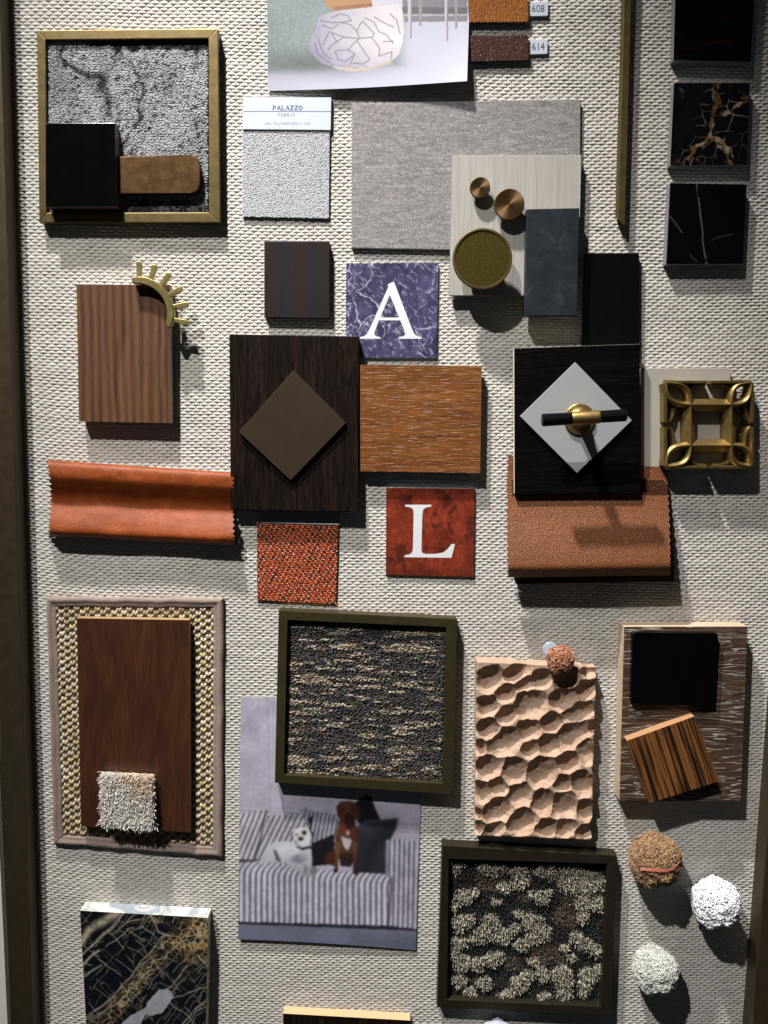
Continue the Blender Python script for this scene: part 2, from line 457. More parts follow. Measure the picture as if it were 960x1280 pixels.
# ================================================================== materials
M_brass = brushed('aged_brass', (0.115, 0.082, 0.034), (0.19, 0.142, 0.062), 0.42, 'x', 0.8)
M_brass_v = brushed('aged_brass_upright', (0.10, 0.072, 0.03), (0.175, 0.13, 0.055), 0.42, 'y', 0.8)
M_cast = brushed('cast_brass', (0.21, 0.142, 0.052), (0.36, 0.255, 0.10), 0.43, 'x', 0.9, 0.12, (0.10, 0.068, 0.03))
M_olive = brushed('olive_bronze', (0.055, 0.045, 0.019), (0.10, 0.082, 0.036), 0.42, 'x', 0.7)
M_blackbronze = brushed('blackened_bronze', (0.030, 0.024, 0.016), (0.06, 0.047, 0.03), 0.45, 'x', 0.7)
M_black = plain('black_lacquer', (0.0015, 0.0015, 0.0017), 0.16, 0, 0.2, 0.05, 0.01, 0.8, Specular_IOR_Level=0.25)
M_blackmat = plain('black_satin', (0.0025, 0.0025, 0.003), 0.35, 0, 0.2, 0.1, 0.05, 1.5, Specular_IOR_Level=0.12)
M_white = plain('white_lacquer', (0.29, 0.296, 0.304), 0.28, 0, 0.02, 0.03, 0.01, 0.5)
M_card = plain('white_card', (0.44, 0.485, 0.55), 0.5, 0, 0.02, 0.05, 0.02, 1.0)
M_ink = plain('ink', (0.03, 0.035, 0.06), 0.6, 0, 0.1)
M_ink_blue = plain('navy_ink', (0.06, 0.09, 0.2), 0.6, 0, 0.1)
M_ink_pale = plain('pale_grey_ink', (0.30, 0.34, 0.40), 0.6, 0, 0.1)
M_pile = yarn('carpet_yarn', 0.9, 0.2, 0.8)
M_shag = yarn('shag_yarn', 0.8, 0.12, 0.6, 0.3)
M_print = print_mat('printed_paper')
M_paper = plain('paper_edge', (0.5, 0.5, 0.52), 0.6)

def framed(label, outer, inner, h1, metal, group, inner_h=5.0, rail_bev=0.7):
    fr = Fr(outer, h1)
    r = root('carpet_frame', fr, label, 'framed carpet', group)
    O = [np.array(fr.loc(u, v, h1)) for u, v in outer]; I = [np.array(fr.loc(u, v, h1)) for u, v in inner]
    for i in range(4):
        j = (i + 1) % 4
        p = [tuple(I[i]), tuple(I[j]), tuple(O[j]), tuple(O[i])]
        if sum(p[k][0] * p[(k + 1) % 4][1] - p[(k + 1) % 4][0] * p[k][1] for k in range(4)) < 0: p = p[::-1]
        link('frame_rail', bm_mesh('frame_rail', prism_bm(p, 0.6, h1, rail_bev, 2)), None, r, [metal[i % 2]] * 2)
    # backing a little larger than the opening, tucked under the rails
    cen = sum(I) / 4
    q = [tuple(cen + (a - cen) * 1.02) for a in I]
    if sum(q[k][0] * q[(k + 1) % 4][1] - q[(k + 1) % 4][0] * q[k][1] for k in range(4)) < 0: q = q[::-1]
    link('carpet_backing', bm_mesh('carpet_backing', prism_bm(q, 1.0, inner_h - 2, 0)), None, r, [M_blackmat] * 2)
    return fr, r
def field(corners, pitch, jit=0.3, stagger=True, pv=None):
    """jittered points over a pixel quadrilateral"""
    c = np.array(corners, float); pv = pv or pitch
    W = np.linalg.norm(c[1] - c[0]); H = np.linalg.norm(c[3] - c[0])
    nx, ny = int(W / pitch), int(H / pv)
    I, J = np.meshgrid(np.arange(nx), np.arange(ny))
    s = (I + 0.5 + (0.25 * (J % 2 * 2 - 1) if stagger else 0) + RNG.uniform(-jit, jit, I.shape)) / nx
    t = (J + 0.5 + RNG.uniform(-jit, jit, I.shape)) / ny
    k = (s > 0.003) & (s < 0.997)
    p = bil(c, s[k], t[k])
    return p[:, 0], p[:, 1]

# ================================================================== framed marbled carpet, top of the wall
BR = [M_brass, M_brass_v]
fr, r = framed('brass framed square of grey and white marbled carpet beneath a black tile', [(46, 38), (272.5, 35.5), (275, 278), (49, 278)],
               [(56.7, 49.5), (260.7, 47.5), (261, 265.5), (58, 266)], 12, BR, 'framed carpet samples', 7)
u, v = field(rounded([(58, 52), (260, 50), (260, 265), (59, 266)], 0)[:4], 1.95, 0.35)
wu, wv = u + 60 * (fbm(u * 0.012, v * 0.012, 3, 3) - 0.5), v + 60 * (fbm(u * 0.012, v * 0.012, 8, 3) - 0.5)
g = fbm(wu * 0.05, wv * 0.02, 21, 4); sp = fbm(u * 0.28, v * 0.28, 31, 2)
vein = np.minimum(polydist(wu, wv, [(84, 50), (84, 72), (108, 90), (128, 100), (128, 160), (118, 180)]), 99)
vein = np.minimum(vein, polydist(wu, wv, [(150, 88), (172, 112), (172, 132), (148, 165), (140, 180)]))
gl = np.abs((g * 7 + 0.25) % 1 - 0.5)
d = 0.62 * sstep(0.13, 0.03, gl) * sstep(0.30, 0.60, fbm(u * 0.035, v * 0.035, 63, 3) + 0.2 * (sp - 0.5)) + 0.35 * np.exp(-((np.abs(g - 0.5)) / 0.022) ** 2) + 0.30 * sstep(0.56, 0.68, g) + 0.55 * sstep(0.57, 0.75, sp) + 0.9 * np.exp(-(vein / 3.0) ** 2) * sstep(0.3, 0.6, fbm(u * 0.06, v * 0.06, 77, 2) + 0.1)
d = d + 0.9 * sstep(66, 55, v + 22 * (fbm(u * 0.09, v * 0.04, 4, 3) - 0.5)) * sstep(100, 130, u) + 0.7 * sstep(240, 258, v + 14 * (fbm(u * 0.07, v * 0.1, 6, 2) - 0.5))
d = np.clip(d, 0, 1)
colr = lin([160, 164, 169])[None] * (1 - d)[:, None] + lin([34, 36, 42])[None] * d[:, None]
colr = colr * RNG.uniform(0.9, 1.08, len(u))[:, None]
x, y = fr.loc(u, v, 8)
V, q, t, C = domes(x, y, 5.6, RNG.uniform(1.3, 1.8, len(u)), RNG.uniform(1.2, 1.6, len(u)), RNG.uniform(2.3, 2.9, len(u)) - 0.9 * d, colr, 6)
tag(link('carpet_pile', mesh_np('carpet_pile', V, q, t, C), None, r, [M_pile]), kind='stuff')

M_brasslit = plain('brass_lit_edge', (0.10, 0.055, 0.03), 0.4)  # warm light off the brass frame is put into the black tile's side colour
f2 = Fr([(57, 154), (143.5, 153.5), (145.7, 258), (57, 258.5)], 24)
tag(slab('black_tile', f2, [(57, 154), (143.5, 153.5), (145.7, 258), (57, 258.5)], 9, 24, [M_black, M_brasslit], bevel=0.5),
    'plain black tile over the corner of the framed marbled carpet', 'tile', 'black sample tiles')
M_copper = brushed('brushed_copper_bronze', (0.095, 0.052, 0.022), (0.17, 0.098, 0.045), 0.36, 'x', 0.9, 0.05, (0.075, 0.042, 0.02))
pc = rounded([(142, 195.5), (248.5, 193), (249.5, 241), (142, 242.5)], [0, 11, 11, 0])
f2 = Fr([(142, 195.5), (248.5, 193), (249.5, 241), (142, 242.5)], 17)
tag(slab('pull_plate', f2, pc, 8, 17, M_copper, bevel=1.6, seg=3), 'brushed bronze pull plate with one rounded end, beside the black tile on marbled carpet', 'pull handle')

# ================================================================== brochure page
bc = [(333.5, -26), (588, -30), (583.8, 102), (335, 113.5)]
def bpos(s, t):
    p = bil(bc, s, t)
    vv = p[..., 1] + 1.6 * np.sin(s * np.pi * 1.15) * t ** 3
    h = 2.2 + 13.0 * s ** 1.6 * t ** 2 + 4 * s * t + 2.0 * np.sin(s * 5.0) * t ** 2
    return p[..., 0], vv, h
def bcol(u, v):
    X, Y = (u - 330) * 3.556, v * 3.556
    n = fbm(u * 0.4, v * 0.4, 3, 3)[..., None] - 0.5
    wall_ = np.array([150, 164, 166.0]) + n * 34 + (X[..., None] - 250) * 0.02
    floor_ = np.array([205, 206, 228.0]) + n * 8 + np.clip((X[..., None] - 300) / 600, 0, 1) * np.array([14, 14, 12])
    k = sstep(300, 350, Y + 0.06 * X + 0 * X)[..., None] * 1.0
    k = np.maximum(k, sstep(560, 660, X)[..., None])
    c = wall_ * (1 - k) + floor_ * k
    sh = np.exp(-(((X - 250) / 260) ** 2 + ((Y - 285) / 55) ** 2))[..., None]; c = c * (1 - 0.30 * sh)
    def fill(poly, rgb, a=1.0):
        nonlocal c
        m = inpoly(X, Y, poly)[..., None] * a; c = c * (1 - m) + np.array(rgb, float) * m
    fill([(600, -130), (905, -130), (905, 95), (625, 98)], (150, 146, 156))
    fill([(600, 30), (905, 34), (905, 62), (620, 62)], (120, 118, 124))
    fill([(620, 62), (905, 62), (905, 70), (620, 72)], (190, 186, 196))
    for q in ([(683, -100), (706, -100), (700, 114), (690, 116)], [(845, -100), (862, -100), (859, 128), (849, 127)]): fill(q, (168, 162, 178))
    for q in ([(636, -100), (662, -100), (656, 172), (642, 172)], [(800, -100), (822, -100), (817, 188), (806, 188)]):
        fill(q, (214, 208, 226)); fill([(q[1][0] - 6, -100), q[1], q[2], (q[2][0] - 5, 172)], (150, 144, 164))
    fill([(470, -130), (610, -130), (618, 110), (480, 40)], (226, 224, 240))
    body = [(240, 78), (275, 60), (340, 46), (480, 30), (600, 18), (614, 60), (621, 130), (617, 190), (600, 240), (575, 266), (500, 293), (400, 303), (320, 300), (260, 284), (222, 252), (204, 212), (212, 160), (230, 128)]
    fill(body, (220, 216, 227))
    m = inpoly(X, Y, body)
    shade = (np.clip((X - 430) / 200, -1.0, 0.5) * 1.3 + 0.5 * (fbm(u * 0.11, v * 0.11, 90, 3) - 0.5))[..., None] * np.array([30, 28, 22.0]) - np.clip((Y - 190) / 110, 0, 1)[..., None] * np.array([30, 32, 24.0]) - np.clip((300 - X) / 100, 0, 1)[..., None] * np.array([14, 16, 8.0])
    c = np.where(m[..., None], c + shade + n * 6, c)
    fill([(300, 296), (400, 304), (500, 294), (572, 262), (560, 284), (470, 312), (390, 318), (330, 310)], (206, 196, 178))
    fill([(262, -30), (468, -30), (482, 30), (340, 44), (300, 46), (272, 18)], (196, 152, 112)); fill([(300, 30), (480, 14), (482, 30), (320, 45)], (172, 122, 84))
    cr = [[(250, 92), (300, 100), (340, 100), (380, 108), (410, 135), (425, 170)], [(425, 170), (480, 165), (490, 150), (440, 95), (425, 110), (415, 135)],
          [(300, 80), (335, 62), (370, 68), (388, 92), (340, 100)], [(355, 165), (425, 172), (400, 190), (372, 225)], [(355, 165), (290, 140), (262, 200)],
          [(355, 165), (300, 200), (285, 220)], [(315, 228), (370, 220), (404, 240), (365, 272), (330, 265), (315, 228)], [(415, 185), (470, 265)],
          [(404, 240), (380, 290)], [(470, 265), (440, 285), (395, 280)], [(480, 168), (515, 215), (510, 250)], [(450, 80), (490, 100), (510, 140), (545, 155), (575, 195)],
          [(490, 75), (530, 100), (575, 120)], [(530, 185), (575, 183)], [(510, 250), (568, 230), (566, 260)], [(225, 190), (240, 240), (280, 270), (310, 290)],
          [(240, 170), (262, 235), (300, 265)], [(260, 110), (300, 130), (330, 110)], [(300, 145), (325, 190)], [(560, 60), (590, 90), (605, 150)]]
    L = np.full(u.shape, 1e9)
    for p in cr: L = np.minimum(L, polydist(X, Y, p))
    a = np.exp(-(L / 2.2) ** 2)[..., None] * 0.75 * m[..., None]; c = c * (1 - a) + np.array([96, 92, 106.0]) * a
    return lin(np.clip(c, 0, 255)) * 0.54
fb = Fr(bc, 4)
tag(gridslab('brochure_page', fb, bpos, 330, 180, 0.6, [M_print, M_paper], bcol, None, 0.35, (0.6, 0.6, 0.62)),
    'glossy page showing a white crackled pouf with orange seat, curling off the wall', 'brochure', 'printed photographs pinned to the wall')

# ================================================================== numbered leather swatches
def teeth(a, b, n, depth, out):
    """zigzag from a to b in pixels, points swinging out along out"""
    a, b, out = np.array(a, float), np.array(b, float), np.array(out, float); r = []
    for k in range(2 * n + 1):
        r.append(tuple(a + (b - a) * k / (2 * n) + out * (depth if k % 2 else 0)))
    return r
M_orange = leather('orange_leather', (0.42, 0.155, 0.022), (0.27, 0.085, 0.012), 0.5, 0.55, 0.5)
M_plum = leather('plum_leather', (0.095, 0.030, 0.022), (0.055, 0.018, 0.015), 0.42, 0.55, 0.5)
M_ledge = plain('leather_edge', (0.02, 0.014, 0.012), 0.9)
def text_mesh(body, size, name, width=None):
    cu = bpy.data.curves.new(name, 'FONT'); cu.body = body; cu.size = size * MM; cu.align_x = 'CENTER'; cu.align_y = 'CENTER'; cu.resolution_u = 3
    o = bpy.data.objects.new(name, cu); COL.objects.link(o)
    me = bpy.data.meshes.new_from_object(o.evaluated_get(bpy.context.evaluated_depsgraph_get()))
    bpy.data.objects.remove(o); bpy.data.curves.remove(cu); me.name = name; me.materials.clear()
    if width:
        co = np.array([p.co[:] for p in me.vertices]); w_ = co[:, 0].max() - co[:, 0].min()
        for p in me.vertices: p.co.x *= width * MM / w_
    return me
def swatch(num, outline, box, tagbox, mat, label):
    fr = Fr(box, 5.5)
    r = root('leather_swatch', fr, label, 'leather swatch', 'numbered leather swatches')
    slab('leather_piece', fr, outline, 3.2, 5.5, [mat, M_ledge], r, 0.25, 1)
    tb = rounded(tagbox, 1.2, 3)
    t = slab('number_tag', fr, tb, 0.6, 3.0, M_card, r, 0.3, 1)
    c = np.mean(np.array(tagbox), 0); x, y = fr.loc(c[0] + 1.0, c[1], 3.1)
    o = link('printed_number', text_mesh(num, 11.0, 'printed_number', 14.6), None, t, [M_ink]); o.location = (float(x) * MM, float(y) * MM, 3.12 * MM)
ol = [(585, -12)] + [(659, -12)] + teeth((659, -10), (659.5, 26), 8, 2.2, (1, 0))[1:] + teeth((659, 26), (586, 26.5), 17, 2.4, (0, 1))[1:]
swatch('608', ol, [(586, -12), (659, -12), (659, 26), (586, 26)], [(658, 2.5), (685.6, 1.5), (685, 19.6), (658, 20.5)], M_orange, 'orange pebbled leather swatch with zigzag edge and number tag 608')
ol = teeth((587, 46), (659.5, 44.5), 17, 1.8, (0, -1)) + teeth((659.5, 45), (659.5, 74), 7, 2.2, (1, 0))[1:] + teeth((659.5, 74), (587.5, 75.5), 17, 2.2, (0, 1))[1:]
swatch('614', ol, [(587, 46), (659, 44.5), (659, 74), (587, 75.5)], [(659, 50), (684.8, 49), (684.4, 67.2), (659, 68.2)], M_plum, 'dark plum brown leather swatch with number tag 614')

# ================================================================== white fabric sample with header card
pc = [(303.8, 121.8), (414, 121.8), (411, 273), (303, 270.5)]
fr = Fr(pc, 3)
r = root('fabric_sample', fr, 'white boucle fabric sample hanging from a pale PALAZZO header card', 'fabric sample')
cd = slab('header_card', fr, [(303.8, 121.8), (414.2, 121.8), (413.4, 162.6), (303.5, 161.6)], 0.7, 4.6, M_card, r, 0.25, 1)
def strokes(name, letters, x0, x1, y0, y1, mat, z, parent, frm, wt=0.55):
    """letters: list of lists of (x, y, x, y, weight) in a unit box; laid side by side between pixel bounds"""
    bm = bmesh.new(); n = len(letters); adv = (x1 - x0) / n
    for i, L in enumerate(letters):
        for a, b_, c_, d_, w_ in L:
            p = [np.array(frm.loc(x0 + adv * (i + 0.1 + 0.74 * q[0]), y1 + (y0 - y1) * q[1], z)) for q in ((a, b_), (c_, d_))]
            dv = p[1] - p[0]; l = np.linalg.norm(dv)
            if l < 1e-6: continue
            nrm = np.array([-dv[1], dv[0]]) / l * w_ * wt * 0.5
            vs = [bm.verts.new((q[0] * MM, q[1] * MM, z * MM)) for q in (p[0] - nrm, p[1] - nrm, p[1] + nrm, p[0] + nrm)]
            bm.faces.new(vs)
    return link(name, bm_mesh(name, bm), None, parent, [mat])
GL = {'P': [(.15, 0, .15, 1, 1.6), (.15, 1, .7, .97, .7), (.7, .97, .85, .75, 1.3), (.85, .75, .7, .5, 1.3), (.7, .5, .15, .48, .7), (0, 0, .35, 0, .6)],
      'A': [(0, 0, .5, 1, .7), (.5, 1, 1, 0, 1.6), (.2, .35, .78, .35, .6), (-.1, 0, .2, 0, .6), (.85, 0, 1.1, 0, .6)],
      'L': [(.15, 0, .15, 1, 1.6), (0, 0, .85, 0, .7), (.85, 0, .95, .25, .7), (0, 1, .35, 1, .6)],
      'Z': [(.05, 1, .95, 1, .7), (.95, 1, .05, 0, 1.5), (.05, 0, .95, 0, .7), (.05, 1, .03, .8, .6), (.95, 0, .98, .22, .6)],
      'O': [(.5, 1, .1, .8, 1), (.1, .8, .0, .5, 1.5), (0, .5, .1, .2, 1.5), (.1, .2, .5, 0, 1), (.5, 0, .9, .2, 1), (.9, .2, 1, .5, 1.5), (1, .5, .9, .8, 1.5), (.9, .8, .5, 1, 1)],
      'F': [(.2, 0, .2, 1, 1.4), (.2, 1, .9, 1, .8), (.2, .5, .7, .5, .8)], 'B': [(.15, 0, .15, 1, 1.4), (.15, 1, .8, .9, .8), (.8, .9, .8, .6, 1.2), (.8, .6, .15, .52, .7), (.8, .5, .9, .2, 1.2), (.9, .2, .15, 0, .8)],
      'R': [(.15, 0, .15, 1, 1.4), (.15, 1, .8, .9, .8), (.8, .9, .8, .6, 1.2), (.8, .6, .15, .5, .7), (.4, .5, .95, 0, 1.2)],
      'I': [(.5, 0, .5, 1, 1.4), (.3, 0, .7, 0, .6), (.3, 1, .7, 1, .6)], 'C': [(.95, .85, .5, 1, .8), (.5, 1, .1, .75, 1.2), (.1, .75, .1, .25, 1.4), (.1, .25, .5, 0, 1.2), (.5, 0, .95, .15, .8)],
      'W': [(0, 1, .25, 0, 1), (.25, 0, .5, 1, .7), (.5, 1, .75, 0, 1), (.75, 0, 1, 1, .7)], 'M': [(.05, 0, .1, 1, .7), (.1, 1, .5, .1, 1), (.5, .1, .9, 1, .7), (.9, 1, .95, 0, 1.2)], '.': [(.4, .08, .6, .08, 1.6)]}
strokes('printed_name', [GL[c] for c in 'PALAZZO'], 340.5, 378.5, 132.0, 137.4, M_ink_blue, 4.75, cd, fr, 0.8)
strokes('printed_name', [GL[c] for c in 'FABRIC'], 347, 369.5, 141.6, 144.8, M_ink_pale, 4.75, cd, fr, 0.6)
strokes('printed_name', [GL[c] for c in 'WWW.PALAZZOFABRIC.COM'], 331, 388, 152.8, 155.4, M_ink_pale, 4.75, cd, fr, 0.35)
bm = bmesh.new()
p = [fr.loc(a, c, 4.7) for a, c in ((304, 139.5), (413.8, 139.6), (413.8, 139.0), (304, 138.9))]
bm.faces.new([bm.verts.new((float(x) * MM, float(y) * MM, 4.72 * MM)) for x, y in p])
link('printed_line', bm_mesh('printed_line', bm), None, cd, [M_ink_blue])
fq = [(303.5, 162.2), (412.2, 162.6), (411, 273), (303, 270.5)]
M_whitefab = plain('white_boucle_ground', (0.32, 0.33, 0.35), 0.9)
fp = slab('fabric_piece', fr, fq, 0.7, 3.0, M_whitefab, r, 0.2, 1)
u, v = field(fq, 1.75, 0.45)
x, y = fr.loc(u, v, 4)
g = fbm(u * 0.25, v * 0.25, 14, 3)
colr = (lin([180, 182, 188])[None] * RNG.uniform(0.86, 1.08, len(u))[:, None]) * (1 - 0.28 * sstep(0.55, 0.72, g))[:, None]
V, q, t, C = domes(x, y, 2.2, RNG.uniform(0.7, 1.5, len(u)), RNG.uniform(0.7, 1.1, len(u)), RNG.uniform(0.9, 1.6, len(u)), colr, 5, RNG.uniform(0, 6.28, len(u)))
tag(link('boucle_nubs', mesh_np('boucle_nubs', V, q, t, C), None, r, [M_pile]), kind='stuff')

# ================================================================== grey felt slab, pale board, knobs, slate tile
b = Mat('grey_felt'); v0 = b.vec(); na = b.noise(v0, 0.45, 5, 0.75, 1.2); nb = b.noise(b.vec(0.05, 0.22, 1), 1, 4, 0.6, 1.0); nc = b.noise(v0, 1.6, 2, 0.6, 1.5)
f = b.math('ADD', b.math('MULTIPLY', na, 0.6), b.math('ADD', b.math('MULTIPLY', nb, 0.25), b.math('MULTIPLY', nc, 0.25)))
M_felt = b.out(b.ramp(f, [(0.38, (0.075, 0.07, 0.072)), (0.53, (0.19, 0.178, 0.184)), (0.68, (0.42, 0.40, 0.41))]), 0.95, 0, b.bump(f, 0.9), Sheen_Weight=0.15, Specular_IOR_Level=0.1)
pc = [(439.6, 129.2), (725.8, 123.8), (724.5, 315), (439.2, 310)]
tag(slab('felt_panel', Fr(pc, 5), pc, 0.6, 5, M_felt, bevel=0.8), 'large flat grey felt panel beneath the pale board with three knobs', 'felt sample')
M_pale = wood('pale_grey_veneer', (0.27, 0.258, 0.24), (0.33, 0.316, 0.296), (0.375, 0.36, 0.34), 'y', 0.25, 1.2, 0.5, 0.12, bump=0.08, along=0.01)
M_mdf = plain('grey_board_edge', (0.16, 0.15, 0.135), 0.7)
pc = [(565.3, 194.2), (726.8, 193.6), (722.5, 369.5), (561.7, 369.3)]
tag(slab('veneer_board', Fr(pc, 12), pc, 5.2, 12, [M_pale, M_mdf], bevel=0.4), 'pale grey veneer board carrying brass knobs and a slate blue tile', 'board sample')
def knob_bm(fr, u, v, r, z0, z1, stem, dish=0.0, rim=0.0):
    x, y = fr.loc(u, v, z1); x, y = float(x), float(y)
    pr = [(stem * 1.15, z0), (stem, z0 + 1.5), (stem, z1 - 5.5), (r * 0.82, z1 - 4.6), (r, z1 - 3.6), (r, z1 - 1.0), (r - 0.9, z1)]
    if rim: pr += [(r - rim, z1), (r - rim - 0.4, z1 - 0.9)]
    bm = lathe_bm(pr, x, y, 56)
    return bm, x, y
b = Mat('turned_brass')
co = b.N('TexCoord').outputs['Object']
M_turned = None
def turned(name, x, y, a, c):
    b = Mat(name)
    v = b.N('Mapping', {'Vector': b.N('TexCoord').outputs['Object'], 'Location': (-x, -y, 0), 'Scale': (1000, 1000, 1000)}).outputs[0]
    v = b.N('Mapping', {'Vector': b.N('TexCoord').outputs['Object'], 'Location': (-x * 1000, -y * 1000, 0), 'Scale': (1000, 1000, 0)}).outputs[0]
    r_ = b.N('VectorMath', {0: v}, operation='LENGTH').outputs['Value']
    n = b.noise(b.N('CombineXYZ', {0: r_, 1: 0.0, 2: 0.0}).outputs[0], 2.4, 2, 0.7)
    tang = b.N('Tangent', direction_type='RADIAL', axis='Z').outputs[0]
    m = b.out(b.mix(n, a, c), 0.38, 0.9, b.bump(n, 0.06), Anisotropic=0.75)
    return m
def knob(u, v, r_, z1, stem, label, dark=False):
    fr = Fr([(u, v)], z1)
    if dark:
        bm, x, y = knob_bm(fr, u, v, r_, 12, z1, stem, rim=2.6)
        o = root('door_knob', fr, label, 'knob', 'round knobs on the pale board')
        me = smooth_by_angle(bm_mesh('knob_body', bm)); link('knob_body', me, None, o, [M_brass])
        bf = lathe_bm([(r_ - 2.7, z1 - 1.6), (r_ - 2.9, z1 - 0.9), (0, z1 - 0.7)], x, y, 56)
        b = Mat('olive_shagreen'); vv = b.vec(); d = b.vor(vv, 1.3); n = b.noise(vv, 0.7, 4, 0.8)
        m = b.out(b.ramp(b.math('ADD', b.math('MULTIPLY', d, 0.5), b.math('MULTIPLY', n, 0.5)), [(0.3, (0.085, 0.063, 0.009)), (0.5, (0.038, 0.028, 0.004)), (0.65, (0.012, 0.009, 0.002))]), 0.6, 0.0, b.bump(d, 0.15), Specular_IOR_Level=0.08)
        link('inlay_face', smooth_by_angle(bm_mesh('inlay_face', bf)), None, o, [m])
    else:
        bm, x, y = knob_bm(fr, u, v, r_, 12, z1, stem)
        o = root('door_knob', fr, label, 'knob', 'round knobs on the pale board')
        link('knob_body', smooth_by_angle(bm_mesh('knob_body', bm)), None, o, [M_brass])
        bf = lathe_bm([(r_ - 0.9, z1 + 0.02), (r_ * 0.5, z1 - 0.35), (0, z1 - 0.6)], x, y, 56)
        link('turned_face', smooth_by_angle(bm_mesh('turned_face', bf)), None, o, [turned('turned_brass_face', 0, 0, (0.11, 0.062, 0.028), (0.26, 0.155, 0.072))])
knob(600.2, 234.2, 12, 21.5, 8.5, 'smallest turned brass knob on the pale veneer board')
knob(636.6, 255.2, 17.8, 24, 13, 'medium turned brass knob between the small knob and slate blue tile')
knob(603.2, 323.4, 34.6, 35, 20, 'big round knob with olive textured face and thin brass rim', True)
b = Mat('slate_blue'); v0 = b.vec(); n = b.noise(v0, 0.05, 5, 0.65, 0.8); n2 = b.noise(v0, 0.5, 4, 0.7)
c = b.ramp(b.math('ADD', b.math('MULTIPLY', n, 0.75), b.math('MULTIPLY', n2, 0.25)), [(0.35, (0.010, 0.0135, 0.018)), (0.55, (0.018, 0.023, 0.029)), (0.74, (0.042, 0.05, 0.058))])
M_slate = b.out(c, 0.45, 0, b.bump(n2, 0.15), Specular_IOR_Level=0.18)
pc = [(658.7, 261.4), (724.4, 260), (720.8, 394.4), (656, 395)]
tag(slab('slate_tile', Fr(pc, 24), pc, 11.8, 24, M_slate, bevel=0.6), 'cloudy slate blue tile hanging below the corner of the pale board', 'tile')
pc = [(732.6, 316.6), (799, 316.4), (799, 445), (727.5, 445)]
tag(slab('black_tile', Fr(pc, 8), pc, 0.6, 8, M_blackmat, bevel=0.4), 'plain black tile tucked behind the top of the black wood panel', 'tile', 'black sample tiles')

# ================================================================== long brass strip
f2 = Fr([(781, -30), (790.5, -30), (780.6, 281), (770, 281)], 12)
def strip():
    bm = bmesh.new()
    rows = []
    for vv, dv in ((-45, 0), (262, 1)):
        uu = np.interp(vv, [0, 269], [777.7, 768.7]); w_ = np.interp(vv, [0, 269], [12.7, 12.0])
        pts = [(uu, 3, 0.0), (uu + 0.4, 8, 0.05), (uu + 3.6, 13, 0.35), (uu + w_, 13, 1.0), (uu + w_, 1, 1.0), (uu + 1, 1, 0.0)]
        ring = []
        for a, z, k in pts:
            x, y = f2.loc(a, vv + (8 + 13 * k) * dv, z); ring.append(bm.verts.new((float(x) * MM, float(y) * MM, z * MM)))
        rows.append(ring)
    n = 6
    for i in range(n): bm.faces.new((rows[1][i], rows[1][(i + 1) % n], rows[0][(i + 1) % n], rows[0][i]))
    bm.faces.new(rows[1][::-1]); bm.faces.new(rows[0])
    bmesh.ops.recalc_face_normals(bm, faces=bm.faces)
    bmesh.ops.bevel(bm, geom=[e for e in bm.edges], offset=0.25 * MM, segments=1, affect='EDGES')
    return bm_mesh('brass_strip', bm)
M_strip = brushed('strip_brass', (0.11, 0.078, 0.03), (0.17, 0.125, 0.05), 0.42, 'y', 0.8)
tag(link('brass_strip', strip(), f2, None, [M_strip, M_strip]), 'long thin brass trim strip with a mitred lower end', 'trim strip')

# ================================================================== three thick black stone tiles
TG = 'thick dark tiles in a column beside the brass strip'
M_side = plain('ground_stone_side', (0.16, 0.165, 0.175), 0.5, 0, 0.1, 0.2, 0.1)
b = Mat('black_red_stone'); n = b.noise(b.vec(0.015, 0.12, 1), 1, 4, 0.6, 0.4)
M_redblack = b.out(b.ramp(n, [(0.54, (0.0018, 0.0012, 0.0012)), (0.64, (0.011, 0.002, 0.002)), (0.72, (0.004, 0.0015, 0.0015))]), 0.2, 0, None, Specular_IOR_Level=0.2)
pc = [(845, -40), (945.5, -40), (938.4, 77.5), (841.8, 75)]
tag(slab('stone_tile', Fr(pc, 12), pc, 0.6, 12, [M_redblack, M_side], bevel=0.5), 'glossy black tile with faint red streaks, topmost of the column', 'tile', TG)
def gold_crack(u, v):
    n = fbm(u * 0.05, v * 0.05, 2, 3)
    wu, wv = u + 8 * (fbm(u * 0.07, v * 0.07, 4, 4) - 0.5), v + 8 * (fbm(u * 0.07, v * 0.07, 5, 4) - 0.5)
    p = [(RNG2.uniform(835, 940), RNG2.uniform(100, 210)) for _ in range(46)]
    e = cells(wu, wv, p)
    dv = np.minimum(polydist(wu, wv, [(897, 100), (896, 125), (890, 160), (884, 172), (905, 176), (912, 200)]), polydist(wu, wv, [(884, 172), (868, 188), (855, 206)]))
    dv = np.minimum(dv, polydist(wu, wv, [(892, 145), (915, 140), (925, 128)]))
    msk = np.exp(-(dv / 11.0) ** 2)
    gold = np.clip(sstep(3.4, 0.4, dv + 9 * (fbm(u * 0.16, v * 0.16, 12, 3) - 0.42)) + sstep(1.5, 0.4, e) * msk * sstep(0.35, 0.5, fbm(u * 0.1, v * 0.1, 15, 2)), 0, 1)
    pale = sstep(0.45, 0.65, fbm(u * 0.09, v * 0.09, 41, 3))[..., None]
    gc = lin([128, 92, 52]) * (1 - pale) + lin([196, 176, 150]) * pale
    hair = sstep(0.9, 0.2, e) * sstep(0.5, 0.7, fbm(u * 0.06, v * 0.06, 8, 3)) * 0.12
    base = lin([5, 6, 10]) + n[..., None] * 0.003
    return base * (1 - gold[..., None]) + gc * 0.42 * gold[..., None] + hair[..., None] * lin([150, 150, 150])
RNG2 = np.random.default_rng(5)
M_stoneface = print_mat('polished_stone', 0.18, 0.2, 0.1)
pc = [(842.5, 103.6), (937.5, 103.6), (933.5, 205.8), (837.7, 207)]
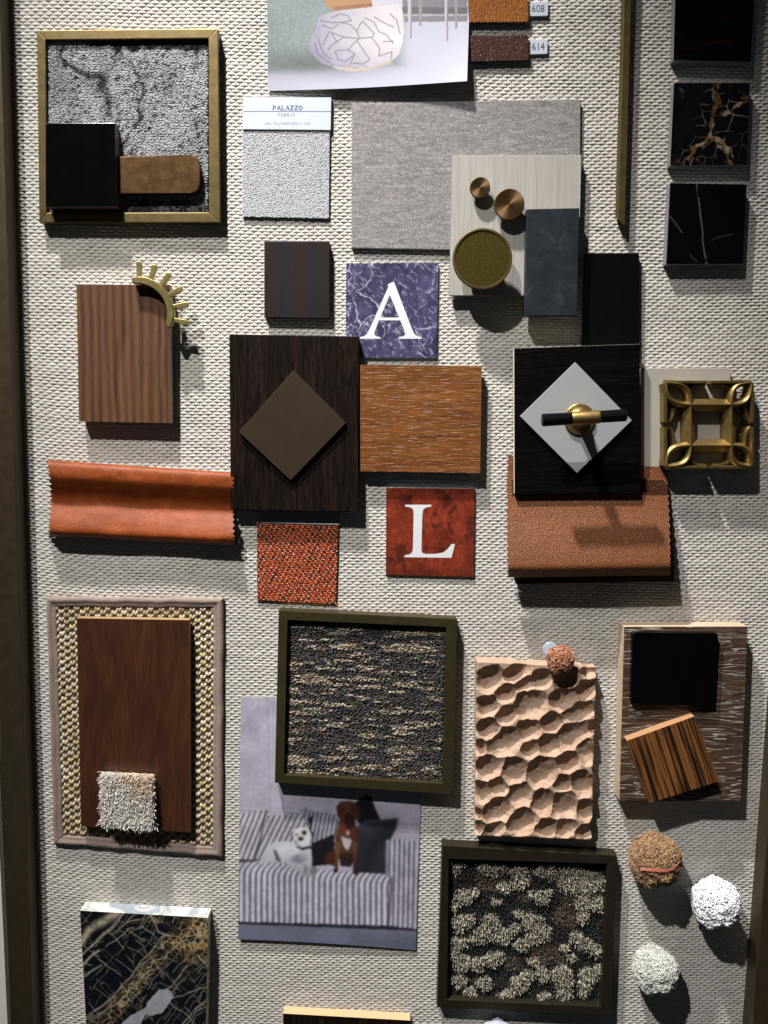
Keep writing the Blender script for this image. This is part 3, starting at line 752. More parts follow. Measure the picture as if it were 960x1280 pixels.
def flatpos(c, h, ru=0.0):
    def f(s, t):
        p = bil(c, s, t); return p[..., 0], p[..., 1], h + 0 * s
    return f
tag(gridslab('stone_tile', Fr(pc, 12), flatpos(pc, 12), 150, 160, 0.6, [M_stoneface, M_side], gold_crack), 'polished black marble tile with gold and cream cracks', 'tile', TG)
def hairvein(u, v):
    wu, wv = u + 5 * (fbm(u * 0.06, v * 0.06, 4, 4) - 0.5), v + 5 * (fbm(u * 0.06, v * 0.06, 5, 4) - 0.5)
    a = 0.9 * np.exp(-(polydist(wu, wv, [(872, 229), (874, 260), (879, 300), (884, 332)]) / 0.8) ** 2) * sstep(0.35, 0.55, fbm(u * 0.12, v * 0.12, 3, 2) + 0.12)
    a = a + 0.5 * np.exp(-(polydist(wu, wv, [(838, 270), (853, 291)]) / 0.7) ** 2) + 0.25 * np.exp(-(polydist(wu, wv, [(890, 300), (916, 292)]) / 0.7) ** 2) + 0.3 * np.exp(-(polydist(wu, wv, [(862, 318), (872, 327)]) / 0.6) ** 2)
    a = np.clip(a, 0, 1)[..., None]
    return lin([5, 6, 9]) * (1 - a) + lin([150, 150, 155]) * a * 0.28
pc = [(837.7, 228.8), (933.2, 230.4), (928.5, 329.8), (832.7, 330.2)]
tag(gridslab('stone_tile', Fr(pc, 12), flatpos(pc, 12), 150, 160, 0.6, [M_stoneface, M_side], hairvein), 'black marble tile with thin white hairline veins, lowest of the column', 'tile', TG)

# ================================================================== small dark striped wood
b = Mat('striped_ebony'); v0 = b.vec(); n = b.noise(b.vec(1.1, 0.03, 1), 1, 3, 0.6, 0.2); nl = b.noise(v0, 0.03, 2)
xx = b.N('SeparateXYZ', {0: b.vec()}).outputs[0]
st = b.ramp(b.math('ADD', b.math('DIVIDE', xx, 82.0), 0.5), [(0.0, 0.0), (0.20, 0.0), (0.25, 1.0), (0.36, 0.8), (0.43, 0.0), (0.66, 0.0), (0.71, 0.9), (0.78, 0.6), (0.84, 0.0)])
c = b.mix(b.math('MULTIPLY', st, 0.7), (0.022, 0.0145, 0.013), (0.009, 0.016, 0.025)); c = b.mix(b.math('MULTIPLY', n, 0.5), c, (0.012, 0.009, 0.009))
M_ebony = b.out(c, 0.42, 0, b.bump(n, 0.2), Specular_IOR_Level=0.18)
pc = [(330.2, 301.2), (411.8, 301.2), (412, 398.4), (330.3, 397)]
tag(slab('wood_tile', Fr(pc, 9), pc, 0.6, 9, M_ebony, bevel=1.0), 'small near black wood tile with faint navy stripes', 'wood sample')

# ================================================================== letter tiles
def glyph(name, fr, outer, hole, z, parent, mat):
    cu = bpy.data.curves.new(name, 'CURVE'); cu.dimensions = '2D'; cu.fill_mode = 'BOTH'
    for pts in [outer] + ([hole] if hole else []):
        sp = cu.splines.new('POLY'); sp.points.add(len(pts) - 1); sp.use_cyclic_u = True
        for p, (a, c) in zip(sp.points, pts):
            x, y = fr.loc(a, c, z); p.co = (float(x) * MM, float(y) * MM, 0, 1)
    o = bpy.data.objects.new(name, cu); COL.objects.link(o)
    me = bpy.data.meshes.new_from_object(o.evaluated_get(bpy.context.evaluated_depsgraph_get()))
    bpy.data.objects.remove(o); bpy.data.curves.remove(cu); me.name = name; me.materials.clear()
    q = link(name, me, None, parent, [mat]); q.location = (0, 0, z * MM)
    return q
M_letter = plain('white_print', (0.62, 0.64, 0.68), 0.4, 0, 0.02, 0.05, 0.01)
def violet(u, v):
    n = fbm(u * 0.03, v * 0.03, 2, 4); m = fbm(u * 0.16, v * 0.10, 6, 4); k = fbm(u * 0.5, v * 0.3, 16, 2)
    wu, wv = u + 26 * (fbm(u * 0.035, v * 0.035, 4, 4) - 0.5) + 5 * (m - .5), v + 26 * (fbm(u * 0.035, v * 0.035, 5, 4) - 0.5)
    p = [(RNG2.uniform(415, 560), RNG2.uniform(310, 465)) for _ in range(26)]
    e = cells(wu, wv, p); w2 = np.abs(fbm((u + v * .6) * 0.045, (v - u * .4) * 0.03, 61, 4) - 0.5)
    a = 0.85 * np.exp(-(e / 0.9) ** 2) * sstep(0.4, 0.62, fbm(u * 0.03, v * 0.03, 9, 3)) + 0.5 * np.exp(-(w2 / 0.012) ** 2) * sstep(0.45, 0.6, m) + 0.28 * sstep(0.62, 0.75, fbm((u - v) * 0.3, (u + v) * 0.11, 33, 3))
    c = lin([30, 30, 58]) * (1 - m[..., None]) + lin([86, 84, 120]) * m[..., None]
    c = c * (0.5 + 0.7 * n[..., None]) * (0.88 + 0.24 * k[..., None])
    a = np.clip(a, 0, 1)[..., None]
    return c * (1 - a) + lin([190, 190, 214]) * a
pc = [(433, 329), (547.8, 328.6), (545.7, 447.4), (431.8, 447)]
fr = Fr(pc, 3)
o = gridslab('letter_tile', fr, flatpos(pc, 3), 150, 155, 0.6, [M_print, M_paper], violet)
tag(o, 'violet marbled square tile printed with a white letter A', 'letter tile', 'square letter tiles')
cv = lambda L, s, ox, oy: [(x / s + ox, y / s + oy) for x, y in L]
A = [(578, 214), (588, 207), (600, 204), (664, 372), (672, 388), (682, 396), (698, 399), (698, 405), (616, 405), (616, 399), (634, 396), (640, 390), (637, 378), (622, 340), (547, 340), (534, 374), (530, 388), (536, 396), (552, 399), (552, 405), (480, 405), (480, 399), (494, 396), (504, 388), (514, 370), (580, 222)]
AH = [(551, 330), (618, 330), (585, 250)]
glyph('printed_letter', fr, cv(A, 2.8235, 280, 280), cv(AH, 2.8235, 280, 280), 3.15, o, M_letter)
def rust(u, v):
    n = fbm(u * 0.045, v * 0.04, 22, 4); m = fbm(u * 0.18, v * 0.14, 26, 3); k = fbm(u * 0.6, v * 0.45, 36, 3)
    c = lin([70, 24, 20]) * (1 - n[..., None]) + lin([150, 62, 38]) * n[..., None]
    c = c * (0.25 + 0.6 * m[..., None] + 0.6 * k[..., None])
    cr = sstep(0.60, 0.72, fbm((u + 20 * n) * 0.09, v * 0.07, 55, 4)) * 0.65
    fl = sstep(0.70, 0.8, k) * 0.35
    edge = np.minimum(np.minimum(u - 482, 593 - u), np.minimum(v - 610, 720 - v)); cr = np.maximum(cr, 0.5 * sstep(12, 0, edge) * sstep(0.45, 0.6, m))
    return c * (1 - cr[..., None]) + lin([44, 20, 22]) * cr[..., None] + fl[..., None] * lin([150, 80, 60]) * 0.4
pc = [(482.9, 609.8), (593.6, 610.6), (592, 721.2), (482.4, 718.3)]
fr = Fr(pc, 3)
o = gridslab('letter_tile', fr, flatpos(pc, 3), 145, 145, 0.6, [M_print, M_paper], rust)
tag(o, 'rust red mottled square tile printed with a white letter L', 'letter tile', 'square letter tiles')
L = [(604, 189), (691, 189), (691, 195), (672, 199), (664, 206), (661, 222), (658, 338), (660, 349), (672, 353), (705, 353), (732, 348), (746, 336), (758, 320), (770, 320), (758, 366), (602, 364), (602, 358), (620, 354), (628, 346), (630, 332), (632, 218), (630, 204), (622, 198), (604, 195)]
glyph('printed_letter', fr, cv(L, 2.6667, 280, 560), None, 3.15, o, M_letter)

# ================================================================== walnut board and sunburst hook
b = Mat('walnut'); 
wv = b.N('TexWave', {'Vector': b.vec(0.030, 0.0035, 0.05), 'Scale': 1.0, 'Distortion': 9.0, 'Detail': 3.0, 'Detail Scale': 0.55, 'Detail Roughness': 0.55}, wave_type='BANDS', bands_direction='X').outputs[0]
bend = b.math('MULTIPLY', b.noise(b.vec(0.011, 0.010, 1), 1, 1, 0.4), 2.6)
sh = b.N('CombineXYZ', {0: bend, 1: 0.0, 2: 0.0}).outputs[0]
n1 = b.noise(b.N('VectorMath', {0: b.vec(0.13, 0.0035, 1), 1: sh}, operation='ADD').outputs[0], 1, 5, 0.62, 0.6); n2 = b.noise(b.vec(1.0, 0.016, 1), 1, 3, 0.6)
f = b.math('ADD', b.math('MULTIPLY', wv, 0.18), b.math('ADD', b.math('MULTIPLY', n1, 0.46), b.math('MULTIPLY', n2, 0.36)))
c = b.ramp(f, [(0.30, (0.030, 0.014, 0.008)), (0.45, (0.078, 0.035, 0.017)), (0.58, (0.112, 0.051, 0.023)), (0.74, (0.16, 0.073, 0.029))])
p_ = b.ramp(b.noise(b.vec(0.9, 0.05, 1), 1, 2), [(0.58, 0.0), (0.70, 0.55)])
M_walnut = b.out(b.mix(p_, c, (0.035, 0.02, 0.012)), 0.5, 0, b.bump(b.math('SUBTRACT', n2, p_), 0.2), Specular_IOR_Level=0.3)
M_paleedge = plain('pale_ply_edge', (0.46, 0.40, 0.33), 0.7, 0, 0.1, 0.3, 0.1)
pc = [(95.3, 355.6), (211.9, 355.6), (212.8, 529.2), (98.6, 526.8)]
tag(slab('walnut_board', Fr(pc, 16), pc, 4.0, 16, [M_walnut, M_paleedge], bevel=0.4), 'walnut board with upright grain and a brass sunburst hook', 'wood sample')
b0 = Fr([(173.4, 390.8)], 26)
M_sun = brushed('polished_yellow_brass', (0.25, 0.205, 0.07), (0.40, 0.33, 0.135), 0.38, 'x', 0.85, 0.05)
hk = root('sunburst_hook', b0, 'yellow brass half sun hook with six rays over the corner of walnut', 'hook')
def ringwall(cx, cy, r, w, a0, a1, z0, z1, taper=0.0, n=28, bm=None):
    bm = bm or bmesh.new(); sec = []
    for i in range(n + 1):
        a = a0 + (a1 - a0) * i / n; ww = w * (1 - taper * (2 * i / n - 1) ** 4)
        ring = []
        for rr, zz in ((r - ww / 2, z0), (r + ww / 2, z0), (r + ww / 2, z1 - 0.8), (r + ww / 2 - 0.8, z1), (r - ww / 2 + 0.8, z1), (r - ww / 2, z1 - 0.8)):
            ring.append(bm.verts.new(((cx + rr * math.cos(a)) * MM, (cy + rr * math.sin(a)) * MM, zz * MM)))
        sec.append(ring)
    for p, q in zip(sec, sec[1:]):
        for k in range(6): bm.faces.new((p[k], p[(k + 1) % 6], q[(k + 1) % 6], q[k]))
    bm.faces.new(sec[0]); bm.faces.new(sec[-1][::-1])
    bmesh.ops.recalc_face_normals(bm, faces=bm.faces)
    return bm
link('curved_band', smooth_by_angle(bm_mesh('curved_band', ringwall(0, 0, 37.4, 8.6, math.radians(-24), math.radians(101), 19, 27, 0.25)), 40), None, hk, [M_sun])
for a in (-22, 96):
    x, y = 37 * math.cos(math.radians(a)), 37 * math.sin(math.radians(a))
    link('mounting_post', smooth_by_angle(bm_mesh('mounting_post', lathe_bm([(2.6, 15.8), (2.6, 26), (1.8, 26.8), (0, 26.8)], x, y, 20))), None, hk, [M_sun])
for a in (89, 70, 51, 30, 10.5, -10.5):
    ca, sa = math.cos(math.radians(a)), math.sin(math.radians(a))
    pts = [(39.0, -2.4), (56.8, -3.3), (58.6, -2.3), (59.4, 0.2), (58.4, 2.5), (56.6, 3.1), (39.0, 2.4)]
    link('sun_ray', bm_mesh('sun_ray', prism_bm([(r_ * ca - s * sa, r_ * sa + s * ca) for r_, s in pts], 21.0, 25.6, 0.7, 2)), None, hk, [M_sun, M_sun])

# ================================================================== wenge panel, bronze diamond, oak panel
M_wenge = wood('wenge', (0.004, 0.0025, 0.002), (0.009, 0.0055, 0.004), (0.026, 0.012, 0.008), 'y', 0.22, 1.0, 0.40, 0.8, (0.002, 0.0015, 0.0015), 0.35, along=0.014, contrast=(0.38, 0.68), spec=0.16, porescale=(0.7, 0.05))
M_wengeside = plain('dark_wood_edge', (0.02, 0.014, 0.01), 0.6)
pc = [(286.5, 417.8), (448.6, 420.6), (446.8, 639.6), (288.3, 636.8)]
tag(slab('wenge_panel', Fr(pc, 16), pc, 3.0, 16, [M_wenge, M_wengeside], bevel=0.5), 'large dark wenge wood panel bearing a bronze diamond plate', 'wood sample')
b = Mat('satin_bronze'); v0 = b.vec(); n = b.noise(v0, 0.03, 4, 0.6, 0.5); n2 = b.noise(v0, 0.9, 4, 0.7)
M_satin = b.out(b.mix(b.math('ADD', b.math('MULTIPLY', n, 0.7), b.math('MULTIPLY', n2, 0.3)), (0.042, 0.028, 0.017), (0.085, 0.059, 0.038)), 0.42, 0.6, b.bump(n2, 0.08), Specular_IOR_Level=0.3)
pc = [(366.8, 463.2), (432.4, 528.8), (363.2, 600.6), (298.4, 540.2)]
tag(slab('diamond_plate', Fr(pc, 20), pc, 16.4, 20.5, M_satin, bevel=0.5), 'brown bronze square plate set as a diamond on dark wenge wood', 'metal sample')
M_oak = wood('brown_oak', (0.082, 0.028, 0.007), (0.150, 0.052, 0.012), (0.235, 0.088, 0.021), 'x', 0.11, 0.8, 0.42, 0.55, (0.26, 0.16, 0.09), 0.4, along=0.012, dist=1.6, porescale=(0.62, 0.055), spec=0.25)
pc = [(450, 456), (602.3, 457.8), (600.5, 591.8), (450.5, 589.2)]
tag(slab('oak_board', Fr(pc, 14), pc, 4.0, 14, [M_oak, M_wengeside], bevel=0.4), 'orange brown oak board with grain running sideways', 'wood sample')

# ================================================================== rolled rust leather
M_rust = leather('rust_leather', (0.42, 0.108, 0.027), (0.19, 0.038, 0.008), 0.4, 0.9, 0.10, 0.05, 0.2, 0.7)
M_suede = plain('grey_suede_back', (0.17, 0.15, 0.14), 0.95, 0, 0.2, 0.5, 0.3, 1.5)
PH = np.array([[0, 1.0], [.0, 6], [.012, 13], [.05, 17], [.13, 18.5], [.22, 18], [.32, 13.5], [.42, 8.5], [.50, 7], [.58, 8.5], [.68, 13.5], [.80, 19], [.90, 22], [.96, 20.5], [.99, 15], [1.0, 9], [.985, 3]])
def spline(P, t):
    n = len(P) - 1; x = np.clip(t, 0, 1) * n; i = np.minimum(x.astype(int), n - 1); f = (x - i)[..., None]
    p0, p1, p2, p3 = P[np.maximum(i - 1, 0)], P[i], P[i + 1], P[np.minimum(i + 2, n)]
    return 0.5 * (2 * p1 + (p2 - p0) * f + (2 * p0 - 5 * p1 + 4 * p2 - p3) * f * f + (3 * p1 - p0 - 3 * p2 + p3) * f ** 3)
lc = [(61, 575), (289.5, 590.5), (290.5, 681), (62.2, 670.5)]
def lpos(s, t):
    k = spline(PH, t); vf, h = k[..., 0], k[..., 1] * (1 - 0.12 * s) + 0.8 * np.sin(s * 7)
    p = bil(lc, s, vf + 0 * s)
    edge = np.abs((t * 46) % 2 - 1)
    m0, m1 = (s < 1e-6), (s > 1 - 1e-6)
    h = h + 2.2 * (fbm(s * 4.0 + 3, t * 5.0, 5, 3) - 0.5) * np.clip(h / 8, 0, 1) + 1.6 * np.sin(s * 3.1 + 0.6) * np.sin(vf * 5)
    uu = p[..., 0] - 3.2 * edge * m0 + 3.2 * edge * m1 + 3.0 * np.sin(vf * np.pi) * (1 - s) * 1.2
    return uu, p[..., 1], h
fr = Fr(lc, 10)
r = root('leather_swatch', fr, 'wide rust orange smooth leather swatch rolled in two folds', 'leather swatch')
gridslab('leather_piece', fr, lpos, 100, 184, 0, [M_rust, M_suede], None, r, 1.2)
ol = [(70, 580), (284, 592)] + teeth((290, 593), (294.0, 679), 13, 2.4, (1, 0)) + [(70, 668)]
slab('suede_backing', fr, ol, 1.0, 2.6, M_suede, r, 0, 1)

# ================================================================== orange tweed swatch
fr = Fr([(321, 640), (424, 642), (420.5, 756), (321, 751)], 3)
r = root('fabric_sample', fr, 'orange tweed fabric sample hanging below the dark wenge panel', 'fabric sample')
M_navycard = plain('slate_card', (0.20, 0.22, 0.26), 0.6, 0, 0.05)
hd = slab('header_card', fr, [(321, 630), (424, 632), (424, 654.5), (321, 651.8)], 0.7, 3.6, M_navycard, r, 0.2, 1)
slab('card_edge', fr, [(321, 651.9), (424, 654.6), (424, 655.8), (321, 653.1)], 0.7, 3.9, M_letter, hd, 0.0)
fq = [(321.2, 653), (423.6, 655.5), (420.5, 756), (321.4, 751)]
M_tweedg = plain('tweed_ground', (0.09, 0.018, 0.012), 0.9)
slab('fabric_piece', fr, fq, 0.7, 2.4, M_tweedg, r, 0.2, 1)
I, J = np.meshgrid(np.arange(46), np.arange(46)); s = (I + 0.5 * (J % 2) + 0.25 + RNG.uniform(-.1, .1, I.shape)) / 46.5; t = (J + 0.5 + RNG.uniform(-.1, .1, I.shape)) / 46
p = bil(fq, s.ravel(), t.ravel() * 0.995); u, v = p[:, 0], p[:, 1]; k = RNG.random(len(u)); N_ = len(u)
pal = lin([[190, 74, 36], [158, 48, 28], [206, 164, 128], [112, 34, 26], [196, 116, 64], [60, 26, 26]])
chk = ((I + (J + 1) // 2) % 2).ravel()
pick = np.where((I.ravel() * 2 + J.ravel()) % 3 == 0, np.where(k < 0.75, 2, 4), np.where(k < 0.45, 0, np.where(k < 0.72, 1, np.where(k < 0.86, 3, 5))))
colr = pal[pick] * RNG.uniform(0.7, 1.15, N_)[:, None]
x, y = fr.loc(u, v, 3)
V, q, t, C = domes(x, y, 2.0, 1.55, 0.82, RNG.uniform(1.2, 2.0, N_), colr, 6, np.full(N_, 0.7) + RNG.normal(0, .15, N_))
tag(link('tweed_nubs', mesh_np('tweed_nubs', V, q, t, C), None, r, [M_pile]), kind='stuff')
# frayed lower hem
n = 150; s = RNG.random(n); p = bil(fq, s, np.full(n, 0.99)); x, y = fr.loc(p[:, 0], p[:, 1], 2.5)
P = np.zeros((n, 3, 3)); P[:, 0] = np.stack([x, y, np.full(n, 1.6)], 1)
for k in (1, 2): P[:, k] = P[:, k - 1] + np.stack([RNG.normal(0, .5, n), -RNG.uniform(.4, 1.2, n), RNG.normal(0, .3, n)], 1)
V, q, t, C = tubes(P, np.full((n, 3), 0.32), pal[RNG.integers(0, 5, n)], 3)
tag(link('hem_fringe', mesh_np('hem_fringe', V, q, t, C), None, r, [M_pile]), kind='stuff')

# ================================================================== black wood panel, white diamond, T handle
M_blackoak = wood('black_stained_oak', (0.0015, 0.0013, 0.0013), (0.003, 0.0026, 0.0026), (0.006, 0.005, 0.0045), 'x', 0.2, 1.0, 0.4, 0.6, (0.001, 0.001, 0.001), 0.15, spec=0.04)
M_cream = plain('cream_edge', (0.60, 0.53, 0.42), 0.6, 0, 0.05, 0.2)
pc = [(642.6, 435.4), (799.9, 430), (799.8, 616.8), (643.2, 617.4)]
tag(slab('black_wood_panel', Fr(pc, 22), pc, 15.2, 22, [M_blackoak, M_cream], bevel=0.4), 'black stained wood panel carrying a white diamond and T handle', 'wood sample')
pc = [(719.2, 452.8), (790, 525.6), (721.3, 591.4), (650.2, 520.4)]
tag(slab('diamond_tile', Fr(pc, 25), pc, 22.4, 25.5, M_white, bevel=0.4), 'pale grey white glossy square tile set as a diamond under the T handle', 'tile')
fr = Fr([(724, 524)], 26)
r = root('bar_handle', fr, 'T shaped pull handle with black grips and brass centre band', 'handle')
fx = lambda u, v, h: np.array([float(q) for q in fr.loc(u, v, h)])
c0 = np.array([0.0, 0.0]); HB = 70.0
a, e = fx(677.6, 525.2, HB), fx(782.6, 518.9, HB); g0, g1 = fx(714.5, 523.2, HB), fx(749.3, 521.0, HB)
pc_ = (g0 + g1) / 2
link('flange', smooth_by_angle(bm_mesh('flange', lathe_bm([(18.6, 25.6), (18.6, 27.6), (17.4, 29.0), (14.0, 29.3), (11.5, 30.5), (9, 32.5), (7.2, 36), (6.6, 40), (0, 40)], 0, 0, 56))), None, r, [M_cast])
# stem leans slightly because the bar centre sits a little off the flange
def rod(name, p, q, prof, mat, seg=40, facets=0):
    """prof: list of (t along, radius)"""
    p, q = np.array(p, float), np.array(q, float); d = (q - p) / np.linalg.norm(q - p)
    A = np.cross(d, [0.3, 0.2, 1.0]); A /= np.linalg.norm(A); B = np.cross(d, A); bm = bmesh.new(); R = []
    for t, rr in prof:
        c = p + (q - p) * t; n = seg; ring = []
        for i in range(n):
            k = rr * (1 - (0.045 if (facets and i % 2) else 0)); an = 2 * math.pi * i / n
            w_ = c + k * (A * math.cos(an) + B * math.sin(an)); ring.append(bm.verts.new(w_ * MM))
        R.append(ring)
    for a_, b_ in zip(R, R[1:]):
        for i in range(seg): bm.faces.new((a_[i], a_[(i + 1) % seg], b_[(i + 1) % seg], b_[i]))
    bm.faces.new(R[0][::-1]); bm.faces.new(R[-1])
    return link(name, smooth_by_angle(bm_mesh(name, bm), 40 if not facets else 10), None, r, [mat])
rod('stem', (0, 0, 38), (*pc_, HB), [(0, 6.6), (0.6, 6.0), (1, 6.0)], M_cast, 28)
p3 = lambda q: (*q, HB)
M_grip = plain('knurled_black_metal', (0.003, 0.003, 0.0035), 0.3, 0.0, 0.2, 0.2, Specular_IOR_Level=0.15)
rod('grip', p3(a), p3(g0), [(0, 6.3), (0.03, 7.3), (1, 7.0)], M_grip, 36, 1)
rod('grip', p3(g1), p3(e), [(0, 7.0), (0.97, 7.1), (1, 6.1)], M_grip, 36, 1)
rod('centre_band', p3(g0), p3(g1), [(0, 7.3), (0.05, 7.7), (0.93, 7.7), (0.94, 7.2), (0.96, 7.2), (0.97, 7.7), (1, 7.3)], M_cast, 48)

# ================================================================== pale board behind the lattice block
M_greige = plain('greige_lacquer', (0.33, 0.312, 0.28), 0.4, 0, 0.03, 0.03, 0.02)
pc = [(801.5, 460), (913.4, 460), (912.5, 585), (801, 585)]
tag(slab('lacquer_board', Fr(pc, 8), pc, 0.6, 8, M_greige, bevel=0.7), 'plain greige lacquer board behind the cast brass lattice block', 'board sample')
pc = [(831.7, 476.5), (942.6, 475.8), (941, 585.5), (828.3, 585)]
LZ0, LZ1 = 8.4, 25.0
fr = Fr(pc, LZ1)
r = root('lattice_block', fr, 'cast brass openwork lattice block of leaf curves round a square hole', 'lattice sample')
def ridge(path, wb, wt, z0, z1, closed=False, bm=None, mid=None):
    """a wall that is wide at its foot and narrow at its crest along a pixel path"""
    bm = bm or bmesh.new()
    P = np.array([[float(q) for q in fr.loc(u, v, z1)] for u, v in path]); T = np.gradient(P, axis=0); T /= np.linalg.norm(T, axis=1, keepdims=True)
    Nn = np.stack([-T[:, 1], T[:, 0]], 1); S = []
    for i, p in enumerate(P):
        f = i / (len(P) - 1); k = 1.0
        ring = []
        for o, z in ((-wb / 2, z0), (wb / 2, z0), (wb / 2, z1 - 0.52 * wb), (wt / 2, z1), (-wt / 2, z1), (-wb / 2, z1 - 0.52 * wb)):
            q = p + Nn[i] * o * k; ring.append(bm.verts.new((q[0] * MM, q[1] * MM, z * MM)))
        S.append(ring)
    for a_, b_ in zip(S, S[1:]):
        for k in range(6): bm.faces.new((a_[k], a_[(k + 1) % 6], b_[(k + 1) % 6], b_[k]))
    bm.faces.new(S[0][::-1]); bm.faces.new(S[-1])
    bmesh.ops.recalc_face_normals(bm, faces=bm.faces)
    return bm
x1, x2, y1, y2 = 864.2, 915.0, 505.8, 556.8
lerp = lambda p, q, n=8: [(p[0] + (q[0] - p[0]) * i / n, p[1] + (q[1] - p[1]) * i / n) for i in range(n + 1)]
def bez(p0, p1, p2, p3, n=16):
    o_ = []
    for i in range(n + 1):
        t = i / n; o_.append(tuple((1 - t) ** 3 * a_ + 3 * (1 - t) ** 2 * t * b_ + 3 * (1 - t) * t * t * c_ + t ** 3 * d_ for a_, b_, c_, d_ in zip(p0, p1, p2, p3)))
    return o_
for p, q in (((x1, y1), (x2, y1)), ((x2, y1), (x2, y2)), ((x2, y2), (x1, y2)), ((x1, y2), (x1, y1))):
    link('square_bar', bm_mesh('square_bar', ridge(lerp(p, q, 2), 15, 0.8, LZ0, LZ1)), None, r, [M_cast])
X0_, X3_, Y0_, Y3_ = 832.5, 941.0, 477.5, 584.0
for cx, cy, ox, oy in ((x1, y1, X0_, Y0_), (x2, y1, X3_, Y0_), (x2, y2, X3_, Y3_), (x1, y2, X0_, Y3_)):
    ix, iy = (cx - ox), (cy - oy)
    l1 = bez((cx, cy), (cx, oy + 0.22 * iy), (cx - 0.25 * ix, oy + 0.05 * iy), (ox + 0.08 * ix, oy + 0.03 * iy), 18)
    l2 = bez((cx, cy), (ox + 0.22 * ix, cy), (ox + 0.05 * ix, cy - 0.25 * iy), (ox + 0.03 * ix, oy + 0.08 * iy), 18)
    for L_ in (l1, l2): link('leaf_wall', smooth_by_angle(bm_mesh('leaf_wall', ridge(L_, 7.5, 0.9, LZ0, LZ1)), 50), None, r, [M_cast])
    # outer rim running from the leaf tip towards the middle of each side, with a slot left between
    mx, my = (X0_ + X3_) / 2, (Y0_ + Y3_) / 2; sg = lambda q: 1 if q > 0 else -1
    link('outer_rim', bm_mesh('outer_rim', ridge(lerp((ox + 0.05 * ix, oy), (mx - 3 * sg(ix), oy), 4), 4, 2.6, LZ0, LZ1 - 1)), None, r, [M_cast])
    link('outer_rim', bm_mesh('outer_rim', ridge(lerp((ox, oy + 0.05 * iy), (ox, my - 3.2 * sg(iy)), 4), 4, 2.6, LZ0, LZ1 - 1)), None, r, [M_cast])
    # low arched web that closes the space between leaf and rim
    for (fx0, fy0), (fx1, fy1) in (((cx, oy + 0.35 * iy), (mx - 4 * sg(ix), oy + 0.08 * iy)), ((ox + 0.35 * ix, cy), (ox + 0.08 * ix, my - 4 * sg(iy)))):
        pth = bez((fx0, fy0), (fx0 + 0.15 * (fx1 - fx0), fy0 + 0.7 * (fy1 - fy0)), (fx0 + 0.5 * (fx1 - fx0), fy1), (fx1, fy1), 10)
        link('arch_web', smooth_by_angle(bm_mesh('arch_web', ridge(pth, 6, 2, LZ0, LZ1 - 6)), 50), None, r, [M_cast])
o = slab('mounting_foot', fr, [(936, 478), (941, 478), (940, 584), (935, 584)], 0.6, LZ0 - 0.05, M_cast, r, 0.2, 1)

# ================================================================== tan leather swatch
M_tan = leather('tan_leather', (0.215, 0.083, 0.036), (0.155, 0.057, 0.024), 0.42, 0.38, 0.38, 0.04, 0.16, 0.8)
PT = np.array([[0, 7.0], [.16, 9], [.32, 13], [.50, 20], [.68, 29], [.84, 36], [.93, 37.5], [.98, 30], [1.0, 24], [.985, 17]])
lc = [(636, 570), (831, 570), (837, 719), (636.6, 722)]
def tpos(s, t):
    k = spline(PT, t); vf, h = k[..., 0], k[..., 1] + 1.5 * np.sin(s * 3.0) * k[..., 0]
    p = bil(lc, s, vf + 0 * s); edge = np.abs((t * 52) % 2 - 1)
    uu = p[..., 0] - 1.9 * edge * (s < 1e-6) + 1.9 * edge * (s > 1 - 1e-6) + (s - 0.5) * 3 * np.sin(vf * 3.0)
    return uu, p[..., 1], h
fr = Fr(lc, 8)
r = root('leather_swatch', fr, 'tan pebbled leather swatch hanging from under the black wood panel', 'leather swatch')
gridslab('leather_piece', fr, tpos, 90, 208, 0, [M_tan, M_ledge], None, r, 1.3)
M_brownl = leather('brown_leather_layer', (0.13, 0.045, 0.018), (0.08, 0.028, 0.012), 0.5, 0.45, 0.5)
for k in range(3):
    dx, dy, z = 2.4 + 1.5 * k, 2.5 + 4.2 * k, 13.5 - 4.2 * k
    ol = [(638 + dx, 600), (826 + dx, 600)] + teeth((831 + dx * 0.7, 605), (837 + dx, 716 + dy), 16, 1.9, (1, 0)) + [(640 + dx, 719 + dy)] + [(638 + dx, 715 + dy)]
    slab('leather_layer', fr, ol, z - 1.6, z, [M_brownl, M_ledge], r, 0, 1)

# ================================================================== woven rug sample, cherry board, shag tuft
oc = [(57.3, 746.5), (278.8, 748.2), (277.4, 1071.5), (66.6, 1055)]
fr = Fr(oc, 5)
r = root('rug_sample', fr, 'woven straw coloured rug sample bound in mauve brown tape', 'rug sample')
M_ground = plain('rug_backing', (0.13, 0.10, 0.07), 0.95)
ins = lambda c, d: [tuple(np.array(p) + (np.mean(np.array(c), 0) - np.array(p)) / np.linalg.norm(np.mean(np.array(c), 0) - np.array(p)) * d) for p in c]
slab('rug_backing', fr, ins(oc, 9), 0.7, 3.0, M_ground, r, 0)
b = Mat('binding_tape'); tw = b.noise(b.vec(1.1, 1.1, 1, 0.78), 1, 2, 0.6); n = b.noise(b.vec(), 0.25, 4, 0.7); st_ = b.vor(b.vec(), 0.8)
M_tape = b.out(b.mix(n, (0.16, 0.115, 0.10), (0.29, 0.215, 0.185)), 0.9, 0, b.bump(b.math('ADD', tw, st_), 0.35), Sheen_Weight=0.2)
O = [np.array([float(q) for q in fr.loc(u, v, 6)]) for u, v in oc]
cen = sum(O) / 4
